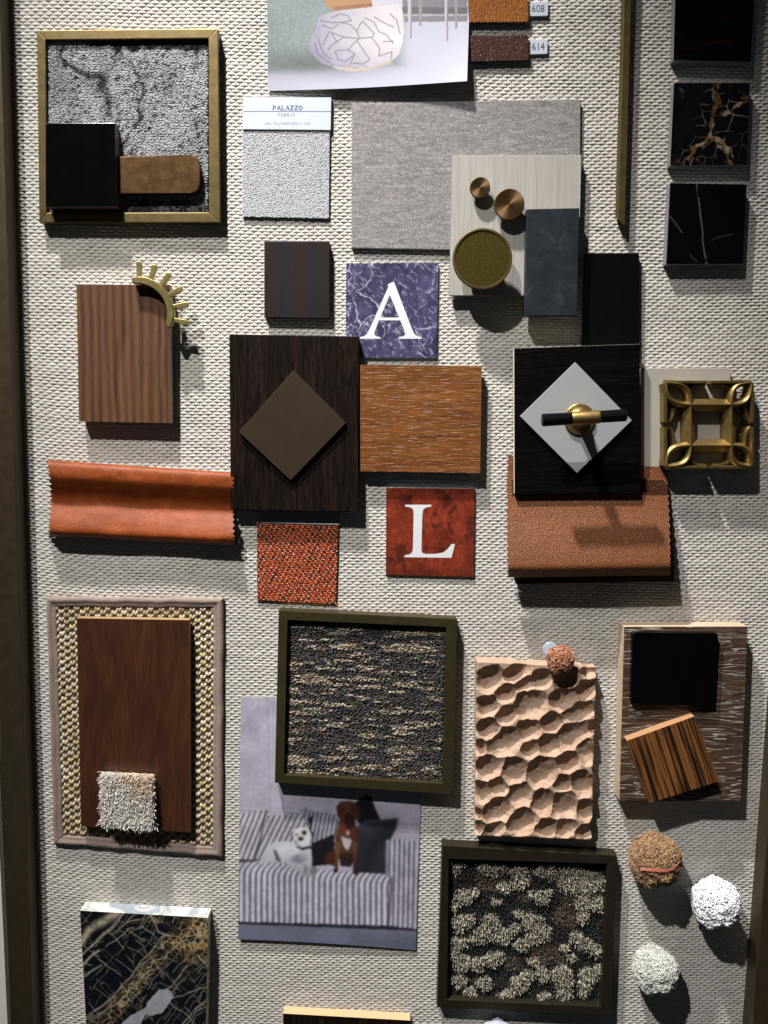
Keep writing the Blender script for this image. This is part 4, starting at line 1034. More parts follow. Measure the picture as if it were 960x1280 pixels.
for i in range(4):
    j = (i + 1) % 4; d = (O[j] - O[i]) / np.linalg.norm(O[j] - O[i]); nn = np.array([-d[1], d[0]])
    if np.dot(cen - O[i], nn) < 0: nn = -nn
    bm = bmesh.new(); n_ = 36; S = []
    prof = [(0.0, 0.6), (-0.6, 3.2), (0.6, 5.8), (3.2, 7.2), (6.0, 6.4), (7.6, 5.0), (9.0, 5.2), (12.0, 5.0), (12.6, 3.0)]
    for k in range(n_ + 1):
        f = k / n_; rr = []
        for a_, z in prof:
            lo, hi = a_, np.linalg.norm(O[j] - O[i]) - a_
            wob = 0.45 * math.sin(f * 23 + i) + 0.3 * math.sin(f * 51 + 2 * i)
            p = O[i] + d * (lo + (hi - lo) * f) + nn * (a_ + wob)
            rr.append(bm.verts.new((p[0] * MM, p[1] * MM, (z + (0.35 * math.sin(f * 40 + i) if z > 1 else 0)) * MM)))
        S.append(rr)
    for a_, b_ in zip(S, S[1:]):
        for k in range(len(prof) - 1): bm.faces.new((a_[k], a_[k + 1], b_[k + 1], b_[k]))
    bmesh.ops.recalc_face_normals(bm, faces=bm.faces)
    link('binding_tape', bm_mesh('binding_tape', bm, True), None, r, [M_tape])
X_, Y_, K_ = [], [], []
iq = ins(oc, 15)
nx, ny = 31, 63
for j in range(ny):
    for i in range(nx):
        if (i + j) % 2: continue
        s, t = (i + 0.5 + random.uniform(-.1, .1)) / nx, (j + 0.5 + random.uniform(-.08, .08)) / ny
        p = bil(iq, s, t); X_.append(p[0]); Y_.append(p[1])
u, v = np.array(X_), np.array(Y_)
k = ~((u > 108) & (u < 226) & (v > 786) & (v < 1020)); u, v = u[k], v[k]; n = len(u)
x, y = fr.loc(u, v, 5)
pal = lin([[182, 168, 142], [168, 154, 128], [190, 176, 154], [156, 142, 112], [176, 158, 120], [170, 156, 138]])
base = pal[RNG.integers(0, 6, n)] * RNG.uniform(0.75, 1.1, n)[:, None]
VV, QQ, TT, CC, off = [], [], [], [], 0
for sgn in (-1, 1):
    V, q, t, C = domes(x + sgn * 1.75 + RNG.normal(0, .2, n), y + RNG.normal(0, .25, n), 2.2, RNG.uniform(2.1, 2.5, n), RNG.uniform(3.9, 4.6, n), RNG.uniform(2.6, 3.4, n), base * RNG.uniform(.9, 1.08, n)[:, None], 8, sgn * -0.32 + RNG.normal(0, .12, n))
    VV.append(V); QQ.append(q + off); TT.append(t + off); CC.append(C); off += len(V)
M_straw = yarn('straw_yarn', 0.8, 0.3, 0.9, 0.1, 0.6)
tag(link('basket_weave', mesh_np('basket_weave', np.concatenate(VV), np.concatenate(QQ), np.concatenate(TT), np.concatenate(CC)), None, r, [M_straw]), kind='stuff')

M_cherry = wood('reddish_brown_wood', (0.026, 0.0085, 0.0038), (0.048, 0.0158, 0.0062), (0.080, 0.027, 0.010), 'y', 0.07, 0.9, 0.45, 0.35, (0.02, 0.008, 0.004), 0.18, along=0.011, dist=0.8, contrast=(0.3, 0.7))
M_birch = plain('birch_edge', (0.30, 0.185, 0.095), 0.6, 0, 0.1, 0.3)
pc = [(95.7, 772.6), (236.2, 775), (237, 1040.6), (101, 1033.4)]
tag(slab('wood_board', Fr(pc, 16), pc, 6.8, 16, [M_cherry, M_birch], bevel=0.6), 'plain reddish brown wood board lying on the woven rug sample', 'wood sample')

def pile_strands(name, fr, u, v, z, length, rad, col, parent, mat, lean=(0, -0.15), wild=0.35, m=4, sides=3):
    n = len(u); x, y = fr.loc(u, v, z + length * 0.5)
    P = np.zeros((n, m, 3)); P[:, 0] = np.stack([x, y, np.full(n, z)], 1)
    D = np.stack([RNG.normal(lean[0], wild, n), RNG.normal(lean[1], wild, n), np.ones(n)], 1); D /= np.linalg.norm(D, axis=1, keepdims=True)
    L = (length * RNG.uniform(0.75, 1.12, n) / (m - 1))[:, None]
    for k in range(1, m):
        P[:, k] = P[:, k - 1] + D * L
        D = D + RNG.normal(0, wild * 0.5, (n, 3)) * np.array([1, 1, 0.4]); D /= np.linalg.norm(D, axis=1, keepdims=True)
    R = np.broadcast_to(np.linspace(1.0, 0.65, m)[None] * rad, (n, m))
    V, q, t, C = tubes(P, R, col, sides)
    return tag(link(name, mesh_np(name, V, q, t, C), None, parent, [mat]), kind='stuff')
sc = [(127, 967), (192, 970), (193, 1037), (127.5, 1031)]
fr = Fr(sc, 24)
r = root('shag_tuft', fr, 'small fluffy cream shag carpet tuft at the foot of the reddish brown board', 'carpet sample')
slab('tuft_backing', fr, ins(sc, 4), 16.3, 19, M_whitefab, r, 0)
u, v = field(sc, 0.92, 0.5); g = fbm(u * 0.06, v * 0.06, 71, 3)
beige = sstep(-10, 25, (u - 150) - 1.15 * (v - 985) + 40 * (g - 0.5))[:, None]
colr = (lin([246, 242, 236]) * (1 - beige) + lin([240, 220, 200]) * beige) * RNG.uniform(0.8, 1.1, len(u))[:, None]
pile_strands('shag_pile', fr, u, v, 18.5, 11.5, 0.5, colr, r, M_shag, (0, 0.05), 0.26, 5, 3)

# ================================================================== dog photograph
dc = [(301, 871), (530.2, 880.5), (519.8, 1187.8), (297.5, 1174)]
def dpos(s, t):
    p = bil(dc, s, t)
    return p[..., 0], p[..., 1] + 1.5 * np.sin(s * np.pi) * t ** 6 * -1, 1.6 + 3.0 * t ** 6 * (1 - 0.5 * s) + 0.5 * np.sin(s * 4)
def dcol(u, v):
    x, y = (u - 280) * 3.4286, (v - 850) * 3.4286
    n = (fbm(u * 0.5, v * 0.5, 2, 3)[..., None] - 0.5)
    c = np.array([182, 177, 196.0]) + n * 8 - np.clip((x - 200) / 640, 0, 1)[..., None] * np.array([14, 14, 12.0])
    def blend(m, rgb):
        nonlocal c
        m = np.asarray(m, float)[..., None]; c = c * (1 - m) + np.asarray(rgb, float) * m
    fill = lambda poly, rgb, a=1.0: blend(inpoly(x, y, poly) * a, rgb)
    for lx, w_, cc in ((196, 2.5, (140, 136, 156)), (200, 2.5, (206, 202, 218)), (252, 2.5, (140, 136, 156)), (257, 2, (206, 202, 218)), (545, 2, (140, 136, 156))):
        blend(np.exp(-((x - lx - (y - 400) * 0.0 + (y - 300) * -0.02) / w_) ** 2) * (y < 556), cc)
    for ly, cc in ((548, (206, 202, 218)), (554, (138, 134, 152))): blend(np.exp(-((y - ly - x * 0.05) / 2.2) ** 2) * (x < 200) + np.exp(-((y - ly - x * 0.05) / 2.2) ** 2) * (x > 255), cc)
    fill([(560, 566), (860, 580), (860, 700), (560, 700)], (172, 166, 184)); fill([(700, 610), (860, 618), (860, 624), (700, 616)], (140, 134, 150)); fill([(700, 645), (860, 652), (860, 657), (700, 651)], (140, 134, 150))
    def stripes(poly, ph, pitch, hi, lo, sharp=0.5, shade=None):
        k = 0.5 + 0.5 * np.cos(2 * np.pi * ph / pitch); k = sstep(0.02, 0.85, k)[..., None]
        k = np.clip(k + 0.5 * (fbm(u * 0.35, v * 0.12, 95, 3)[..., None] - 0.5), 0, 1)
        cc = np.array(hi, float) * k + np.array(lo, float) * (1 - k) + n * 14
        if shade is not None: cc = cc * shade[..., None]
        m = inpoly(x, y, poly)[..., None]
        return cc, m
    def lay(r_):
        nonlocal c
        cc, m = r_; c = c * (1 - m) + cc * m
    lay(stripes([(120, 600), (200, 580), (340, 575), (372, 560), (384, 590), (366, 650), (370, 790), (60, 790), (60, 700)], x * 0.86 + y * 0.42, 21, (206, 203, 216), (100, 96, 114)))
    lay(stripes([(330, 556), (350, 545), (380, 565), (480, 572), (492, 620), (480, 700), (450, 790), (372, 790), (360, 640)], x * 0.95 + y * 0.18, 17, (176, 174, 192), (74, 72, 88)))
    fill([(362, 590), (384, 576), (376, 640), (366, 665)], (40, 38, 48))
    lay(stripes([(56, 575), (172, 556), (190, 575), (170, 640), (134, 768), (56, 776)], x * 0.9 + y * 0.36, 21, (218, 214, 226), (104, 100, 118)))
    blend(np.exp(-(polydist(x, y, [(180, 560), (165, 640), (132, 770)]) / 5.0) ** 2) * 0.85, (70, 66, 82))
    fill([(552, 532), (580, 508), (606, 490), (632, 500), (654, 560), (674, 602), (600, 640), (566, 600)], (24, 24, 30))
    fill([(566, 632), (610, 606), (700, 596), (746, 594), (738, 640), (712, 690), (700, 830), (560, 830)], (44, 46, 56))
    blend(np.exp(-(polydist(x, y, [(566, 632), (610, 606), (700, 596), (744, 594)]) / 5.0) ** 2) * 0.5, (86, 88, 100)); blend(np.exp(-(polydist(x, y, [(600, 830), (640, 700), (730, 610)]) / 22.0) ** 2) * 0.3, (20, 20, 26))
    blend(np.exp(-(((x - 600) / 40) ** 2 + ((y - 640) / 26) ** 2)) * 0.5, (70, 72, 82))
    fill([(374, 700), (470, 660), (480, 790), (376, 800)], (30, 28, 34)); fill([(60, 768), (140, 768), (170, 780), (60, 782)], (78, 74, 88))
    lay(stripes([(690, 700), (700, 686), (740, 680), (832, 686), (840, 1070), (704, 1056), (714, 850), (690, 828)], x + 0.02 * y, 21, (196, 192, 208), (96, 93, 112)))
    blend(np.exp(-(polydist(x, y, [(692, 700), (690, 828)]) / 9.0) ** 2) * 0.75, (60, 58, 70))
    top = 784 + (x - 62) * 0.082
    seat = [(56, 786), (160, 776), (300, 795), (420, 812), (600, 826), (690, 834), (712, 850), (716, 900), (704, 1056), (56, 1036)]
    bend = x + np.where(y < top + 50, ((top + 50 - y) / 50) ** 2 * -26, 0)
    bend = bend + 5 * (fbm(u * 0.05, v * 0.012, 88, 2) - 0.5)
    lay(stripes(seat, bend, 24.6, (214, 211, 226), (104, 101, 122)))
    blend(np.exp(-(polydist(x, y, [(714, 850), (716, 900), (703, 1056)]) / 6.0) ** 2) * 0.85, (72, 64, 78))
    fill([(56, 1034), (704, 1052), (840, 1068), (840, 1080), (56, 1046)], (44, 42, 54))
    fill([(50, 1046), (840, 1076), (840, 1200), (50, 1200)], (112, 116, 138)); 
    blend((y > 1060 + x * 0.04) * 0.5 * sstep(1060, 1150, y), (92, 98, 120))
    # dogs, in pixels of their own close-up
    X, Y = (u - 320) * 6, (v - 1020) * 6
    c_room = c.copy()
    f2 = lambda poly, rgb, a=1.0: blend(inpoly(X, Y, poly) * a, rgb)
    ell = lambda cx, cy, rx, ry, rgb, a=1.0: blend(np.clip(1.6 * (1.25 - np.hypot((X - cx) / rx, (Y - cy) / ry)), 0, 1) * a, rgb)
    f2([(0, 342), (66, 322), (66, 290), (76, 250), (100, 215), (140, 196), (210, 190), (290, 190), (302, 220), (400, 230), (416, 268), (418, 330), (410, 362), (430, 400), (462, 436), (440, 452), (400, 456), (366, 462), (338, 430), (298, 396), (220, 352), (160, 346), (60, 352)], (206, 208, 222))
    ell(240, 255, 90, 50, (224, 228, 240), 0.7); ell(105, 290, 38, 45, (214, 214, 226), 0.8)
    f2([(124, 250), (158, 262), (190, 342), (150, 338), (140, 300)], (96, 90, 100), 0.85); ell(320, 320, 60, 36, (138, 138, 156), 0.75); ell(360, 300, 40, 30, (190, 192, 208), 0.6)
    ell(400, 420, 46, 26, (196, 194, 206)); ell(372, 398, 10, 40, (110, 106, 120), 0.6); ell(430, 410, 26, 40, (120, 110, 116), 0.5)
    f2([(256, 132), (290, 106), (290, 150), (262, 166)], (140, 118, 128)); f2([(396, 96), (434, 128), (440, 164), (408, 152)], (70, 66, 76))
    f2([(276, 132), (296, 96), (348, 84), (396, 100), (412, 146), (402, 196), (380, 226), (340, 226), (312, 196), (284, 168)], (222, 221, 228))
    ell(362, 125, 20, 19, (36, 33, 38)); ell(304, 140, 10, 9, (40, 36, 40)); ell(335, 170, 22, 18, (34, 30, 34)); ell(330, 150, 14, 12, (200, 196, 204), 0.6)
    f2([(300, 222), (340, 234), (408, 222), (412, 244), (350, 258), (306, 240)], (52, 54, 70))
    brown = (94, 62, 44)
    fill([(440, 745), (478, 720), (478, 800), (452, 792), (430, 780)], (78, 44, 32))
    fill([(494, 596), (560, 606), (578, 650), (580, 700), (572, 730), (550, 760), (500, 760), (478, 730), (476, 680), (484, 640)], brown)
    fill([(486, 740), (560, 740), (548, 800), (500, 800)], (58, 40, 36))
    for q in ([(474, 690), (500, 700), (492, 770), (488, 822), (468, 822), (478, 760)], [(548, 700), (574, 690), (572, 770), (566, 826), (550, 828), (554, 760)]): fill(q, (114, 80, 58))
    fill([(466, 812), (490, 812), (490, 828), (468, 828)], (78, 48, 34)); fill([(550, 816), (572, 816), (576, 834), (554, 834)], (78, 48, 34))
    fill([(502, 672), (530, 680), (548, 684), (538, 716), (526, 730), (512, 708)], (196, 188, 194))
    fill([(480, 540), (500, 520), (540, 517), (566, 530), (582, 570), (578, 602), (564, 600), (556, 640), (534, 662), (514, 632), (500, 604), (484, 578)], (80, 53, 40))
    fill([(480, 540), (496, 524), (506, 560), (496, 596), (484, 580)], (78, 38, 28)); fill([(558, 532), (584, 570), (578, 604), (562, 596), (556, 560)], (84, 44, 32))
    fill([(516, 570), (552, 572), (560, 610), (548, 640), (530, 640), (516, 610)], (52, 32, 28)); blend(np.exp(-(((x - 512) / 6) ** 2 + ((y - 556) / 5) ** 2)), (24, 18, 18)); blend(np.exp(-(((x - 548) / 6) ** 2 + ((y - 560) / 5) ** 2)), (24, 18, 18))
    fill([(494, 606), (520, 640), (566, 640), (560, 672), (530, 664), (506, 654)], (110, 48, 52)); blend(np.exp(-(((x - 531) / 7) ** 2 + ((y - 656) / 9) ** 2)), (222, 206, 216))
    blend(((np.abs(c - c_room).sum(-1) > 6) & (x > 430) & (y > 500)) * (0.42 * sstep(525, 585, x + 10 * np.sin(y * 0.05)) + 0.3 * sstep(700, 830, y)), (34, 22, 20))
    # coat texture on the animals, cloth unevenness on the rest
    dog = (np.abs(c - c_room).sum(-1) > 6)[..., None]
    tex = 1 + dog * (0.2 * (fbm(u * 0.9 + v * 0.3, v * 0.5, 81, 3) - 0.5)[..., None] - 0.22 * np.clip((Y - 250) / 200, 0, 1)[..., None] * (X < 480)[..., None]) + (~dog) * (0.22 * (fbm(u * 0.045, v * 0.045, 83, 3) - 0.5)[..., None] + 0.12 * (fbm(u * 0.3, v * 0.3, 84, 2) - 0.5)[..., None])
    c = c * tex
    return blur(lin(np.clip(c, 0, 255)) * 0.78, 2)
tag(gridslab('dog_photograph', Fr(dc, 2), dpos, 250, 330, 0.6, [M_print, M_paper], dcol, None, 0.35, (0.3, 0.3, 0.34)),
    'printed photograph of a white dog and a brown dog on a corduroy sofa', 'photograph', 'printed photographs pinned to the wall')

# ================================================================== framed tweed carpet
OB = [M_olive, M_olive]
fr, r = framed('olive bronze framed square of dark striped tweed carpet over the dog photograph', [(348.3, 763), (571, 773.5), (566.8, 993.5), (343.4, 978.5)],
               [(359.4, 775.2), (557.5, 784.2), (553, 979.5), (355, 968.5)], 17, OB, 'framed carpet samples', 10)
cq = [(359.8, 776), (557, 785), (552.6, 979), (355.4, 968)]
u, v = field(cq, 2.25, 0.38); n = len(u)
row = v - 0.045 * (u - 360)
st_ = fbm(u * 0.028, row * 0.20, 51, 3); bl = fbm(u * 0.06, row * 0.30, 57, 2); k = RNG.random(n)
lightn = sstep(0.46, 0.70, 0.55 * st_ + 0.45 * bl + 0.22 * (k - 0.5))
pal_d = lin([[58, 57, 62], [82, 76, 72], [50, 56, 68], [96, 92, 90], [74, 62, 56]]); pal_l = lin([[176, 160, 134], [150, 136, 116], [186, 176, 158], [140, 116, 94], [146, 142, 136]])
cd_, cl_ = pal_d[RNG.integers(0, 5, n)], pal_l[RNG.integers(0, 5, n)]
colr = np.where((k < 0.12 + 0.85 * lightn)[:, None], cl_ * (0.42 + 0.50 * lightn)[:, None], cd_ * (0.8 + 0.6 * lightn)[:, None]) * RNG.uniform(0.6, 0.9, n)[:, None]
big = 1 + 0.55 * lightn * RNG.random(n)
x, y = fr.loc(u, v, 11)
V, q, t, C = domes(x, y, 7.5, 1.75 * big, 1.3 * big, RNG.uniform(2.4, 4.0, n) + 0.9 * lightn, colr, 7, RNG.normal(0.05, 0.25, n))
tag(link('carpet_pile', mesh_np('carpet_pile', V, q, t, C), None, r, [M_pile]), kind='stuff')

# ================================================================== carved wood with rust rosette
gc = [(595.8, 826.5), (745.2, 834.0), (738.8, 1049.2), (593.8, 1044)]
G = [(210, 275, 75, 65), (345, 240, 80, 42), (290, 345, 52, 48), (390, 300, 55, 45), (472, 275, 52, 58), (580, 375, 72, 66), (690, 330, 58, 56), (415, 405, 90, 76), (195, 412, 60, 62), (295, 455, 50, 55), (655, 440, 88, 50), (520, 495, 50, 55), (200, 525, 66, 55), (405, 530, 66, 55),
     (630, 555, 80, 76), (280, 595, 95, 72), (510, 605, 60, 66), (415, 625, 46, 50), (160, 620, 35, 42), (205, 715, 76, 70), (330, 735, 60, 78), (470, 745, 82, 85), (605, 690, 58, 60), (695, 640, 42, 76), (175, 840, 48, 66), (255, 815, 42, 58), (365, 850, 64, 76), (575, 805, 46, 56), (675, 800, 56, 76),
     (255, 930, 92, 60), (470, 895, 62, 72), (585, 910, 66, 76), (690, 930, 44, 62), (375, 990, 76, 76), (495, 1020, 54, 56), (225, 1030, 66, 42), (150, 1020, 32, 42), (590, 1020, 52, 52), (145, 950, 22, 42), (708, 238, 44, 34), (590, 285, 60, 42), (725, 520, 34, 40), (680, 1040, 50, 40)]
def carve(u, v):
    X, Y = (u - 560) * 4, (v - 780) * 4
    X = X + 26 * (fbm(u * 0.08, v * 0.08, 1, 4) - 0.5); Y = Y + 26 * (fbm(u * 0.09, v * 0.09, 2, 3) - 0.5)
    F = np.full(u.shape, 9.0); S = np.zeros(u.shape); ang = math.radians(-26); ca, sa = math.cos(ang), math.sin(ang)
    for cx, cy, rx, ry in G:
        el = 0.14 if rx < 1.15 * ry else 0.0
        dx, dy = X - cx, Y - cy; a_, b_ = dx * ca + dy * sa, -dx * sa + dy * ca
        Fi = (a_ / (rx * (1.08 + el))) ** 2 + (b_ / (ry * (1.06 - el * 0.6))) ** 2
        k = Fi < F; F = np.where(k, Fi, F); S = np.where(k, (b_ / ry) * 0.8 + (a_ / rx) * 0.35, S)
    return np.minimum(F, 1.02), S
def cpos(s, t):
    p = bil(gc, s, t); u, v = p[..., 0], p[..., 1]
    u = u + s ** 6 * 5.0 * (fbm(v * 0.07, v * 0 + 3, 4, 3) - 0.55)
    F, S = carve(u, v)
    h = 22.5 - 11.0 * (1 - F ** (1.25 - 0.55 * np.clip(S, -1, 1))) + 2.2 * (fbm(u * 0.13, v * 0.16, 7, 4) - 0.5) * np.clip(1.1 - F, 0, 1)
    e = np.minimum(np.minimum(s * 149, (1 - s) * 149), np.minimum(t * 3 * 215, (1 - t) * 215)); h = h - 1.2 * np.clip(1 - e / 1.6, 0, 1)
    return u, v, h
b = Mat('carved_limewood'); v0 = b.vec(); n = b.noise(b.vec(0.06, 0.25, 0.2, 0.35), 1, 4, 0.6, 0.6); n2 = b.noise(v0, 0.035, 3); n3 = b.noise(v0, 1.4, 3, 0.7)
c = b.mix(n, (0.30, 0.20, 0.145), (0.47, 0.35, 0.265)); c = b.mix(b.ramp(n2, [(0.4, 0.0), (0.7, 0.45)]), c, (0.30, 0.165, 0.10)); c = b.mix(b.ramp(n3, [(0.6, 0.0), (0.72, 0.35)]), c, (0.20, 0.115, 0.07))
M_carved = b.out(c, 0.65, 0, b.bump(b.math('ADD', n, b.math('MULTIPLY', n3, 0.5)), 0.7), Specular_IOR_Level=0.25)
tag(gridslab('carved_panel', Fr(gc, 20), cpos, 190, 270, 1.5, M_carved), 'pale carved wood panel covered in gouged scallops', 'carved sample')

def pompom(name, u, v, r_, hc, pal, label, cat, group, n, loop, rad, mat, flat=1.0, core=None, strand=False):
    fr = Fr([(u, v)], hc)
    R = root(name, fr, label, cat, group)
    bm = bmesh.new(); bmesh.ops.create_icosphere(bm, subdivisions=3, radius=r_ * 0.86 * MM)
    for q in bm.verts: q.co.z = q.co.z * flat + hc * MM
    link('core', bm_mesh('core', bm, True), None, R, [core])
    D = RNG.normal(size=(n, 3)); D /= np.linalg.norm(D, axis=1, keepdims=True); k = D[:, 2] > -0.75; D = D[k]; n = len(D)
    lump = 0.86 + 0.36 * (fbm(D[:, 0] * 3.2 + 7, D[:, 1] * 3.2 + D[:, 2] * 2.1, 7, 3) - 0.2)
    A = np.cross(D, RNG.normal(size=(n, 3))); A /= np.linalg.norm(A, axis=1, keepdims=True); B = np.cross(D, A)
    m = 7; th = np.linspace(0, np.pi * (1.25 if not strand else 0.7), m)
    sz = loop * RNG.uniform(0.7, 1.35, n)
    ctr = D * (r_ * lump)[:, None]
    tilt = RNG.uniform(0.15, 0.9, n)[:, None, None]
    arc = A[:, None] * np.cos(th)[None, :, None] + (D[:, None] * (1 - tilt) + B[:, None] * tilt) * np.sin(th)[None, :, None]
    P = ctr[:, None] - 0.45 * sz[:, None, None] * D[:, None] + sz[:, None, None] * arc
    P[:, :, 2] = P[:, :, 2] * flat + hc
    P[:, :, 2] = np.maximum(P[:, :, 2], 0.8)
    col = pal[RNG.integers(0, len(pal), n)] * RNG.uniform(0.75, 1.12, n)[:, None]
    V, q, t, C = tubes(P, np.full((n, m), rad), col, 4)
    tag(link('yarn_loops', mesh_np('yarn_loops', V, q, t, C), None, R, [mat]), kind='stuff')
    return fr, R
M_wool = yarn('wool_yarn', 0.85, 0.15, 1.2, 0.3, 0.2)
M_corer = plain('rust_core', (0.10, 0.03, 0.015), 0.95); M_corew = plain('white_core', (0.55, 0.56, 0.58), 0.95); M_coreb = plain('brown_core', (0.10, 0.055, 0.025), 0.95)
fr, R = pompom('yarn_rosette', 700.6, 824.2, 17.5, 30, lin([[164, 96, 58], [146, 80, 50], [178, 124, 92], [200, 164, 138], [112, 62, 42]]), 'small round rust orange yarn rosette stuck over the carved panel', 'yarn sample', None, 900, 3.0, 0.62, M_wool, 0.45, M_corer)
b = Mat('clear_sticker'); M_sticker = b.out((0.55, 0.68, 0.80), 0.15, 0, None, Transmission_Weight=0.35, Roughness=0.15)
x, y = fr.loc(688, 812, 24); 
link('clear_sticker', bm_mesh('clear_sticker', lathe_bm([(9, 22.0), (9, 22.5), (8.5, 22.9), (0, 22.9)], float(x), float(y), 32)), None, R, [M_sticker])

# ================================================================== limed oak board with black tile and zebrano tile
M_limed = wood('limed_oak', (0.035, 0.019, 0.011), (0.066, 0.036, 0.020), (0.105, 0.06, 0.036), 'x', 0.10, 0.9, 0.5, 0.0, None, 0.3, along=0.014, dist=1.2)
b = Mat('limed_brown_oak')
v1 = b.vec(0.010, 0.11, 0.1); n1 = b.noise(v1, 1, 4, 0.6, 1.4); v2 = b.vec(0.03, 0.9, 0.3); n2 = b.noise(v2, 1, 3, 0.6, 0.3)
warp = b.N('VectorMath', {0: b.vec(0.006, 0.075, 0.1), 1: b.mix(1.0, b.N('TexNoise', {'Vector': b.vec(), 'Scale': 0.018, 'Detail': 3.0}).outputs[1], (0.0, 0.6, 0.0), 'MULTIPLY')}, operation='ADD').outputs[0]
n3 = b.noise(warp, 1, 2, 0.5, 0.3); n4 = b.noise(b.vec(0.05, 0.7, 0.3), 1, 2, 0.6, 0.5)
c = b.ramp(b.math('ADD', b.math('MULTIPLY', n1, 0.65), b.math('MULTIPLY', n2, 0.35)), [(0.33, (0.030, 0.017, 0.010)), (0.5, (0.060, 0.034, 0.020)), (0.68, (0.10, 0.06, 0.037))])
lime = b.math('MULTIPLY', b.ramp(b.math('FRACT', b.math('MULTIPLY', n3, 11.0)), [(0.0, 0.9), (0.10, 0.75), (0.24, 0.0), (1.0, 0.0)]), b.ramp(n4, [(0.36, 0.0), (0.52, 1.0)]))
M_limed = b.out(b.mix(b.math('MULTIPLY', lime, 0.8), c, (0.50, 0.45, 0.42)), 0.5, 0, b.bump(b.math('SUBTRACT', n2, lime), 0.4), Specular_IOR_Level=0.3)
M_oakedge = wood('pale_oak_edge', (0.36, 0.26, 0.17), (0.46, 0.35, 0.25), (0.55, 0.43, 0.31), 'x', 0.1, 0.8, 0.6, 0.15, bump=0.1)
pc = [(780, 783.2), (934.6, 783), (926, 1002.5), (774.2, 1000.8)]
tag(slab('limed_oak_board', Fr(pc, 23), pc, 0.8, 23, [M_limed, M_oakedge], bevel=0.5), 'thick brown limed oak board with pale cream edges', 'wood sample')
pc = [(790.9, 790.5), (897.8, 791.8), (892.6, 883.4), (788.6, 879.4)]
tag(slab('black_tile', Fr(pc, 30), rounded(pc, 3.5, 4), 23.3, 30, M_black, bevel=1.0, seg=3), 'shiny black tile with rounded corners on the limed oak board', 'tile', 'black sample tiles')
b = Mat('zebrano'); n1 = b.noise(b.vec(0.22, 0.004, 0.2), 1, 3, 0.62, 0.25); n2 = b.noise(b.vec(0.9, 0.02, 0.4), 1, 3, 0.6); f = b.math('ADD', b.math('MULTIPLY', n1, 0.75), b.math('MULTIPLY', n2, 0.25))
M_zebra = b.out(b.ramp(f, [(0.38, (0.006, 0.004, 0.003)), (0.46, (0.020, 0.009, 0.005)), (0.52, (0.13, 0.05, 0.016)), (0.62, (0.22, 0.09, 0.030))]), 0.35, 0, b.bump(n2, 0.15), Specular_IOR_Level=0.35)
M_zedge = plain('orange_wood_edge', (0.34, 0.185, 0.09), 0.55, 0, 0.1, 0.3)
pc = [(783.7, 925.8), (868.0, 895.2), (899.4, 976.8), (811.6, 1004.2)]
tag(slab('zebrano_tile', Fr(pc, 36), pc, 23.3, 36, [M_zebra, M_zedge], bevel=0.4), 'tilted square of black and orange striped zebrano wood', 'wood sample')

# ================================================================== framed flowered carpet
BB = [M_blackbronze, M_blackbronze]
fr, r = framed('blackened bronze framed square of charcoal carpet with pale cloud tufts', [(552.8, 1057), (771.6, 1069.6), (764.5, 1270), (546.2, 1259.2)],
               [(561, 1074), (759.4, 1080.2), (751.5, 1258.5), (559, 1249.5)], 17, BB, 'framed carpet samples', 6)
cq = [(561.5, 1074.5), (758.8, 1081), (751, 1258), (559.5, 1249)]
u, v = field(cq, 1.42, 0.45); n = len(u)
X, Y = (u - 520) * 3.4286, (v - 1030) * 3.4286
BL = [(180, 180, 34), (320, 175, 70), (350, 180, 40), (560, 190, 60), (660, 192, 50), (440, 200, 46), (445, 245, 50), (380, 270, 36), (690, 250, 90), (770, 255, 55), (640, 245, 40), (205, 310, 44), (250, 295, 26), (345, 335, 28), (160, 355, 28), (540, 315, 40), (500, 300, 24), (570, 300, 24), (720, 335, 44), (770, 340, 44), (720, 395, 34),
      (190, 425, 48), (160, 430, 26), (225, 405, 30), (320, 420, 46), (290, 470, 52), (250, 490, 26), (375, 480, 46), (430, 450, 30), (500, 420, 52), (540, 460, 46), (510, 490, 46), (440, 385, 26), (450, 520, 36), (690, 490, 36), (720, 515, 40), (640, 530, 28), (770, 540, 40), (180, 510, 44), (160, 560, 36), (200, 595, 52), (260, 600, 44), (330, 580, 46), (355, 560, 28),
      (290, 680, 44), (190, 670, 36), (440, 690, 50), (470, 650, 42), (400, 720, 30), (540, 630, 38), (550, 660, 30), (625, 640, 48), (640, 680, 44), (630, 730, 44), (545, 745, 34), (745, 650, 46), (725, 690, 34), (720, 720, 26), (380, 745, 38), (230, 720, 34), (500, 585, 24), (660, 575, 24), (780, 620, 30)]
F = np.zeros(n)
wx, wy = X + 26 * (fbm(u * 0.12, v * 0.12, 3, 2) - 0.5), Y + 26 * (fbm(u * 0.12, v * 0.12, 4, 2) - 0.5)
for cx, cy, rr in BL: F = np.maximum(F, 1.15 - np.hypot((wx - cx) / rr, (wy - cy) / (rr * 0.82)))
fl = sstep(0.14, 0.5, F + 0.45 * (RNG.random(n) - 0.5)); k = RNG.random(n)
mid = np.zeros(n)
for cx, cy, rr in [(320, 230, 70), (300, 250, 50), (640, 400, 60), (465, 300, 40), (550, 550, 70), (410, 600, 40), (660, 330, 40), (640, 580, 36), (180, 210, 30)]: mid = np.maximum(mid, sstep(0.0, 0.35, 1.1 - np.hypot((wx - cx) / rr, (wy - cy) / (rr * 0.8))))
mid = mid * (1 - fl)
c_l = lin([[176, 168, 146], [150, 144, 130], [200, 192, 174], [120, 114, 102]])[RNG.integers(0, 4, n)]
c_m = lin([[96, 78, 56], [78, 62, 50], [110, 92, 74], [60, 50, 44]])[RNG.integers(0, 4, n)]; c_d = lin([[14, 13, 16], [9, 9, 12], [20, 18, 19]])[RNG.integers(0, 3, n)]
